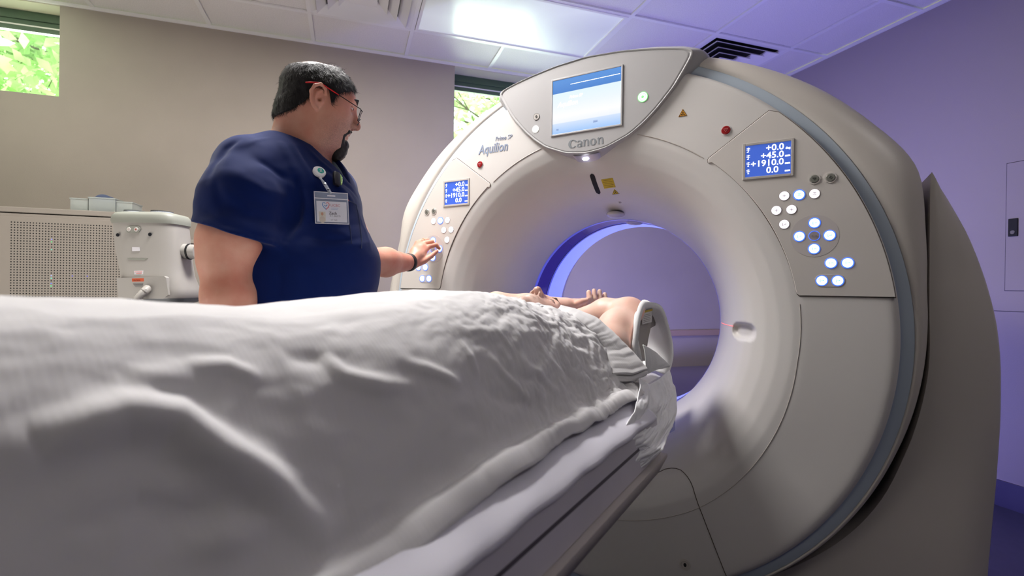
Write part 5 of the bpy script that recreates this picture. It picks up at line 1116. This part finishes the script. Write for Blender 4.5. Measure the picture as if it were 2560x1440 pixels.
pt = [p - A_[1] * .021 + A_[2] * .004, (p - A_[1] * .032 + A_[2] * .006) * .6 + bq(-.002, .045, .004) * .4, bq(-.001, .033, .003)]
MB().tube(pt, [.0022, .0045, .0040], 8).build('strap', mat('clear_strap', (200, 205, 220), .1, alpha=.6, coat=.5), badge, smooth=True); MB().disc(pt[1], .0042, A2, 16, .004, bev=.5).build('snap', mat('chrome', (220, 222, 228), .15, 1.), badge, smooth=True)
MB().disc(pt[1] * .45 + pt[2] * .55, .0038, A2, 16, .005, bev=.5).build('snap', bpy.data.materials['chrome'], badge, smooth=True)
# clipped dosimeter at the neckline
p3_, A3 = frame_on(scrub, 838, 452, math.radians(-14)); p3_ = p3_ + A3[2] * .002
dz = thing('dosimeter', p3_, 'small black dosimeter with green reflective edge clipped at the V-neck', 'dosimeter')
MB().box((-.010, -.020, 0), (.008, .022, .012), A3, p3_, .003).build('case', mat('black_plastic', (22, 20, 26), .35), dz, smooth=True)
MB().tube([p3_ + A3[0] * .010 + A3[1] * y + A3[2] * (.008 + .003 * math.cos(y * 90)) for y in np.linspace(-.016, .020, 8)], [.0015, .0028, .003, .003, .003, .003, .0025, .0012], 8).build('green_edge', mat('green_gloss', (150, 190, 110), .12, .3, coat=1.), dz, smooth=True)
# chest pocket and small embroidered ribbon logo
def on(u, v, h=.0015): q = march(scrub, u, v); return q + srf_n(torso, q) * h
pk = [on(u, v, .0028) for u, v in ((858, 506), (874, 504), (888, 512), (896, 545), (902, 590), (902, 622))]
MB().tube(pk, .0013, 6).build('pocket_seam', mat('seam_navy', (20, 36, 78), .7), tech, smooth=True)
MB().tube([on(u, v, .0028) for u, v in ((858, 506), (866, 530), (874, 570), (878, 610))], .0012, 6).build('pocket_seam', bpy.data.materials['seam_navy'], tech, smooth=True)
MB().tube([on(u, v, .002) for u, v in ((858, 484), (860, 489), (865, 494), (868, 499))], .0011, 6).build('logo_blue', mat('logo_blue', (70, 160, 215), .5), tech); MB().tube([on(u, v, .002) for u, v in ((862, 485), (866, 492), (868, 499), (871, 504))], .0011, 6).build('logo_red', mat('logo_red', (205, 70, 90), .5), tech)
# ------------------------------------------------------------------ perforated equipment cabinet by the window wall
m_cab = mat('cabinet_grey_beige', (150, 142, 132), .5, bump=.1, bscale=300)
CA = 1.45; cz = 1.470; cb0, cb1 = -3.35, -1.905
cab = thing('equipment_cabinet', rw(-2.6, 1.7, FZ), 'grey metal equipment cabinet with perforated front under the left window', 'cabinet')
wbox('body', (cb0, CA, FZ), (cb1, 1.96, cz - .03), m_cab, cab, .004); wbox('top', (cb0 - .004, CA - .006, cz - .026), (cb1 + .004, 1.965, cz), m_cab, cab, .003)
wbox('front_panel', (cb0 + .03, CA - .004, FZ + .06), (cb1 - .02, CA + .001, cz - .045), m_cab, cab, .002)
def cabpt(u, v): r = FW + RT * (u - 1280) / FPX - UP * (v - 720) / FPX; return CAM + r * ((CA - .0045 - DA @ CAM) / (DA @ r))
pa, pb_, pcb = cabpt(28.5, 555), cabpt(299, 568), cabpt(23, 737)
b_a, b_b, z_t, z_b = pa @ DB, pb_ @ DB, pa[2], pcb[2]; nx, nz = 37, 27; sx_ = (b_b - b_a) / (nx - 1); sz_ = (z_t - z_b) / 27.5
mb = MB(); AXA = (DB, np.array([0, 0, 1.]), -DA)
for i in range(nx):
    for j in range(36): c_ = rw(b_a + i * sx_, 0, z_t - j * sz_) + DA * (CA - .004); mb.disc(c_, sx_ * .26, AXA, 7, .0004)
mb.build('perforations', m_black, cab, kind='stuff')
for (i, j, cc) in ((13, 6, (120, 130, 255)), (13, 7, (70, 230, 120)), (13, 10, (70, 200, 160)), (13, 20, (150, 170, 255)), (13, 21, (90, 220, 180)), (13, 23, (90, 110, 255)), (13, 24, (70, 240, 140)), (20, 20, (60, 60, 190)), (25, 20, (60, 60, 190))):
    c_ = rw(b_a + i * sx_, 0, z_t - j * sz_) + DA * (CA - .0044); MB().disc(c_, sx_ * .2, AXA, 8, .0004).build('indicator_light', mat('led', cc, .4, emit=cc, es=1.1), cab)
# second lower cabinet behind the man
c2 = thing('side_cabinet', rw(-1.55, 1.7, FZ), 'lower grey cabinet behind the injector and the standing man', 'cabinet')
wbox('body', (-1.88, 1.50, FZ), (-1.20, 1.96, 1.325), m_cab, c2, .004); wbox('top', (-1.885, 1.49, 1.325), (-1.195, 1.965, 1.345), m_cab, c2, .003); wbox('door', (-1.86, 1.496, FZ + .08), (-1.23, 1.501, 1.30), m_cab, c2, .002)
# translucent bins on top of the cabinet
m_bin = mat('frosted_plastic', (190, 196, 190), .3, alpha=.5); m_bcont = mat('bin_contents', (88, 100, 128), .6)
def cb(u, v, a=1.62): r = FW + RT * (u - 1280) / FPX - UP * (v - 720) / FPX; return CAM + r * ((a - DA @ CAM) / (DA @ r))
def bin_(u0, u1, vt, label, dec=0., depth=.13):
    a0 = CA + .03 + dec; p0, p1 = cb(u0, vt, a0), cb(u1, vt, a0); b0, b1 = p0 @ DB, p1 @ DB; zt_ = p0[2]; t = thing('plastic_bin', rw((b0 + b1) / 2, a0 + depth / 2, cz), label, 'bin', None)
    th_ = .003; mb = MB(); mb.box((b0, a0, cz + .001), (b1, a0 + th_, zt_), AXR).box((b0, a0 + depth - th_, cz + .001), (b1, a0 + depth, zt_), AXR).box((b0, a0 + th_, cz + .001), (b0 + th_, a0 + depth - th_, zt_), AXR).box((b1 - th_, a0 + th_, cz + .001), (b1, a0 + depth - th_, zt_), AXR).box((b0, a0, cz + .0005), (b1, a0 + depth, cz + .004), AXR)
    mb.build('tub', m_bin, t); mb = MB(); mb.box((b0 - .003, a0 - .003, zt_ - .006), (b1 + .003, a0 + .002, zt_), AXR).box((b0 - .003, a0 + depth - .002, zt_ - .006), (b1 + .003, a0 + depth + .003, zt_), AXR).box((b0 - .003, a0, zt_ - .006), (b0 + .002, a0 + depth, zt_), AXR).box((b1 - .002, a0, zt_ - .006), (b1 + .003, a0 + depth, zt_), AXR).build('rim', m_bin, t); return t, b0, b1, a0, zt_
t, b0, b1, a0, z_ = bin_(176, 220, 494, 'leftmost frosted plastic bin on the grey cabinet', .01)
wbox('packs', (b0 + .01, a0 + .02, cz + .005), (b1 - .02, a0 + .10, z_ - .05), mat('pale_pack', (170, 178, 176), .6), t)
t, b0, b1, a0, z_ = bin_(222, 288, 492, 'middle frosted bin holding a dark round roll, on the grey cabinet')
cc = rw((b0 + b1) / 2 - .005, a0 + .05, cz + .05); MB().tube([cc - DA * .03, cc + DA * .05], [.044, .044], 26).build('roll', m_bcont, t, smooth=True, angle=40)
t, b0, b1, a0, z_ = bin_(291, 331, 503, 'rightmost frosted bin on the grey cabinet beside the injector', .01)
wbox('packs', (b0 + .01, a0 + .02, cz + .005), (b1 - .01, a0 + .10, z_ - .03), bpy.data.materials['pale_pack'], t)
# ------------------------------------------------------------------ contrast injector head on its pole
m_inj = mat('injector_white', (172, 168, 162), .4); m_injt = mat('injector_top_grey', (150, 152, 142), .45); m_injd = mat('injector_base_grey', (95, 98, 100), .5)
IC = at(392, 660, 1.9); vx = RT.copy(); vx[2] = 0; vx /= np.linalg.norm(vx); vy = np.array([-vx[1], vx[0], 0]); k_ = 1.9 / FPX   # metres per photo pixel at that distance
inj = thing('contrast_injector', (IC[0], IC[1], FZ), 'white twin-syringe contrast injector head on a stand, left of the standing man', 'injector')
def ip(u, v, y=0.): return IC + vx * (u - 392) * k_ + np.array([0, 0, -(v - 660) * k_ - .0]) + vy * y
def sect(u0, u1, v, dep, tilt=0., n=40, y0=0.):
    c = (u0 + u1) / 2; rx = (u1 - u0) / 2; P = []
    for i in range(n):
        a_ = 2 * PI * i / n; ca, sa = math.cos(a_), math.sin(a_); ex = .55; P.append(ip(c + rx * np.sign(ca) * abs(ca) ** ex, v + tilt * ca, dep * np.sign(sa) * abs(sa) ** ex + y0))
    return P
rings('head_housing', [sect(302, 457, 560, .075), sect(303, 458, 580, .076), sect(308, 462, 620, .078), sect(318, 466, 660, .08), sect(326, 470, 690, .085), sect(331, 482, 720, .09), sect(337, 484, 742, .09), sect(340, 482, 745, .088)][::-1], m_inj, inj, caps=(True, True), angle=50)
rings('top_cap', [sect(299, 460, 563, .078), sect(297, 460, 556, .080), sect(299, 459, 545, .079), sect(306, 453, 538, .074), sect(318, 440, 535, .06)][::-1], m_injt, inj, caps=(True, True), angle=60)
rings('base_cap', [sect(341, 484, 744, .088), sect(345, 482, 752, .085), sect(362, 465, 760, .07), sect(370, 450, 764, .05)][::-1], m_injd, inj, caps=(True, True), angle=50)
AV = (vx, np.array([0, 0, 1.]), -vy)
for u in (345, 411):
    o_ = MB().disc(ip(u, 534.6, -.015), 23 * k_, (vx, vy, np.array([0, 0, 1.])), 30, .003, .040).build('syringe_opening', mat('lens_grey', (190, 195, 205), .15), inj); MB().ring(ip(u, 534.2, -.015) + np.array([0, 0, .003]), .030, .0345, (vx, vy * 1.15, np.array([0, 0, 1.])), 30, .003).build('opening_rim', m_injd, o_)
def front(v): return -.0785 - .0115 * max(0, min(1, (v - 600) / 130))
mb = MB(); pl = []
def pillp(u0, u1, v, r): 
    P = []
    for a_ in np.linspace(-PI / 2, PI / 2, 10): P.append((u1 + r * math.cos(a_), v - r * math.sin(a_)))
    for a_ in np.linspace(PI / 2, 3 * PI / 2, 10): P.append((u0 + r * math.cos(a_), v - r * math.sin(a_)))
    return P
def iplate(P, y0, y1, nm, m, parent=None): 
    q = [ip(u, v, y1) for u, v in P] + [ip(u, v, y0) for u, v in P]; n_ = len(P); return MB().add(q, [tuple(range(n_)), tuple(range(2 * n_ - 1, n_ - 1, -1))] + [(i, n_ + i, n_ + (i + 1) % n_, (i + 1) % n_) for i in range(n_)]).build(nm, m, parent or inj)
prt = iplate(pillp(362, 380, 580, 8), -.07, -.080, 'port_plate', m_injt)
for u, cc in ((362, (200, 190, 180)), (379.5, (170, 90, 80))):
    MB().disc(ip(u, 580, -.080), 5 * k_, AV, 18, .003, bev=.3).build('port', mat('port_white', (215, 210, 205), .4), prt, smooth=True); MB().disc(ip(u, 580, -.0832), 2.2 * k_, AV, 12, .0006).build('port_core', mat('port_core', cc, .5), prt)
for u, v in ((334, 593.5), (411, 591), (365, 727), (426.5, 723.5)):
    MB().disc(ip(u, v, front(v) + .001), 4.2 * k_, AV, 18, .0016).build('screw', mat('screw_dark', (60, 62, 70), .3, .7), inj); MB().disc(ip(u, v, front(v) - .0004), 1.8 * k_, AV, 6, .0008).build('screw_socket', m_black, inj)
iplate([(370, 622), (387, 622), (388, 631), (370, 632)], -.075, -.0805, 'connector_block', m_wplast); iplate([(358, 649), (408, 648), (400, 653), (366, 653)], -.074, -.0806, 'recess_edge', m_injt)
lp_ = [(339, 697), (452, 691), (457, 694), (463, 735), (456, 741), (400, 747), (344, 745)]; iplate(lp_, -.075, -.0912, 'lower_plate', m_inj)
o_ = iplate([(376, 697.5), (404, 696.5), (404.5, 704), (376.5, 705)], -.0912, -.0917, 'orange_label', mat('label_orange', (205, 85, 45), .5)); text('CAUTION', 4.0 * k_, m_ink, o_, ip(378, 702.7, -.0919), 'label_text', ax=AV, depth=.0001)
mb = MB()
for j, (a_, b_) in enumerate(((379, 403), (380, 403), (382, 402), (384, 402))): mb.tube([ip(a_, 709 + 2.6 * j, -.0914), ip(b_, 708.6 + 2.6 * j, -.0914)], .0009 if j < 3 else .0005, 4)
mb.build('label_print', mat('print_grey', (90, 90, 92), .6), inj)
rl = iplate([(377, 679), (399, 678), (399, 687), (378, 688)], -.078, -.0845, 'white_label', m_wplast)
mb = MB(); mb.tube([ip(379, 681.5, -.0848), ip(397, 681, -.0848)], .0010, 4).tube([ip(383, 685, -.0848), ip(396, 684.5, -.0848)], .0010, 4).build('red_print', mat('print_red', (205, 105, 95), .6), rl)
cp = [ip(412, 722, -.088), ip(414, 727, -.105), ip(409, 737, -.118), ip(402, 746, -.122), ip(394, 757, -.125), ip(386, 772, -.125), ip(380, 800, -.12), ip(372, 860, -.11), ip(372, 1000, -.06)]
MB().tube(cp[:4], [.016, .0145, .012, .010], 14).build('cable_strain_relief', m_inj, inj, smooth=True)
for k in range(5): q0 = cp[1] * (1 - k / 5.) + cp[4] * (k / 5.); MB().tube([q0, q0 + (cp[3] - cp[1]) * .05], [.0155 - .0008 * k] * 2, 14).build('relief_ring', m_inj, inj, smooth=True)
MB().tube([tuple(q) for q in sm(cp[3:], 30, 3)], .0075, 10).build('cable', m_inj, inj, smooth=True)
MB().tube([ip(462, 628, 0.), ip(476, 628, 0.)], [.030, .028], 22).build('knob_hub', m_inj, inj, smooth=True, angle=40); MB().tube([ip(473, 628, 0.), ip(477, 628, 0.)], [.0305, .0305], 22).build('knob_black_ring', m_black, inj, smooth=True, angle=40); MB().tube([ip(477, 628, 0.), ip(492, 628, 0.)], [.028, .026], 22).build('knob', m_inj, inj, smooth=True, angle=40)
MB().tube([ip(405, 755, 0), ip(405, 1000, 0), (ip(405, 0)[0], ip(405, 0)[1], FZ + .06)], [.032, .026, .026], 16).build('pole', m_injt, inj, smooth=True, angle=40)
for k in range(5):
    a_ = 2 * PI * k / 5; c_ = ip(405, 660); d_ = np.array([math.cos(a_), math.sin(a_), 0]); b_ = np.array([c_[0], c_[1], FZ]); leg = MB().tube([b_ + (0, 0, .08), b_ + d_ * .26 + (0, 0, .065)], [.022, .016], 10).build('base_leg', m_injt, inj, smooth=True); w_ = np.cross(d_, (0, 0, 1)); MB().tube([b_ + d_ * .26 + (0, 0, .03) - w_ * .012, b_ + d_ * .26 + (0, 0, .03) + w_ * .012], .029, 14).build('caster', m_black, leg, smooth=True, angle=40)
# ------------------------------------------------------------------ wall hatch with latch on the right wall
hp_ = thing('wall_hatch', rw(B1, -.3, 1.45), 'flush wall hatch with small black latch at the right edge of the room', 'hatch')
def rbox(nm, a0, a1, z0, z1, t, m, parent, bev=0): return wbox(nm, (B1 - t, a0, z0), (B1 - .0005, a1, z1), m, parent, bev)
rbox('door_shadow_gap', -.603, -.022, 1.127, 1.767, .0008, mat('thin_gap', (60, 54, 70), .8), hp_); dr_ = rbox('door', -.600, -.025, 1.130, 1.764, .004, m_wall2, hp_, .001)
lt = rbox('latch_plate', -.074, -.036, 1.398, 1.486, .010, m_black, dr_, .002); MB().disc(rw(B1 - .010, -.055, 1.418), .010, (DA, np.array([0, 0, 1.]), -DB), 20, .003, bev=.3).build('lock_cylinder', mat('lock_chrome', (150, 150, 165), .25, .9), dr_, smooth=True)
wbox('trim_5', (B1 - .002, -1.2, 1.025), (B1 - .0005, .05, 1.0275), bpy.data.materials['thin_gap'], kind='structure')
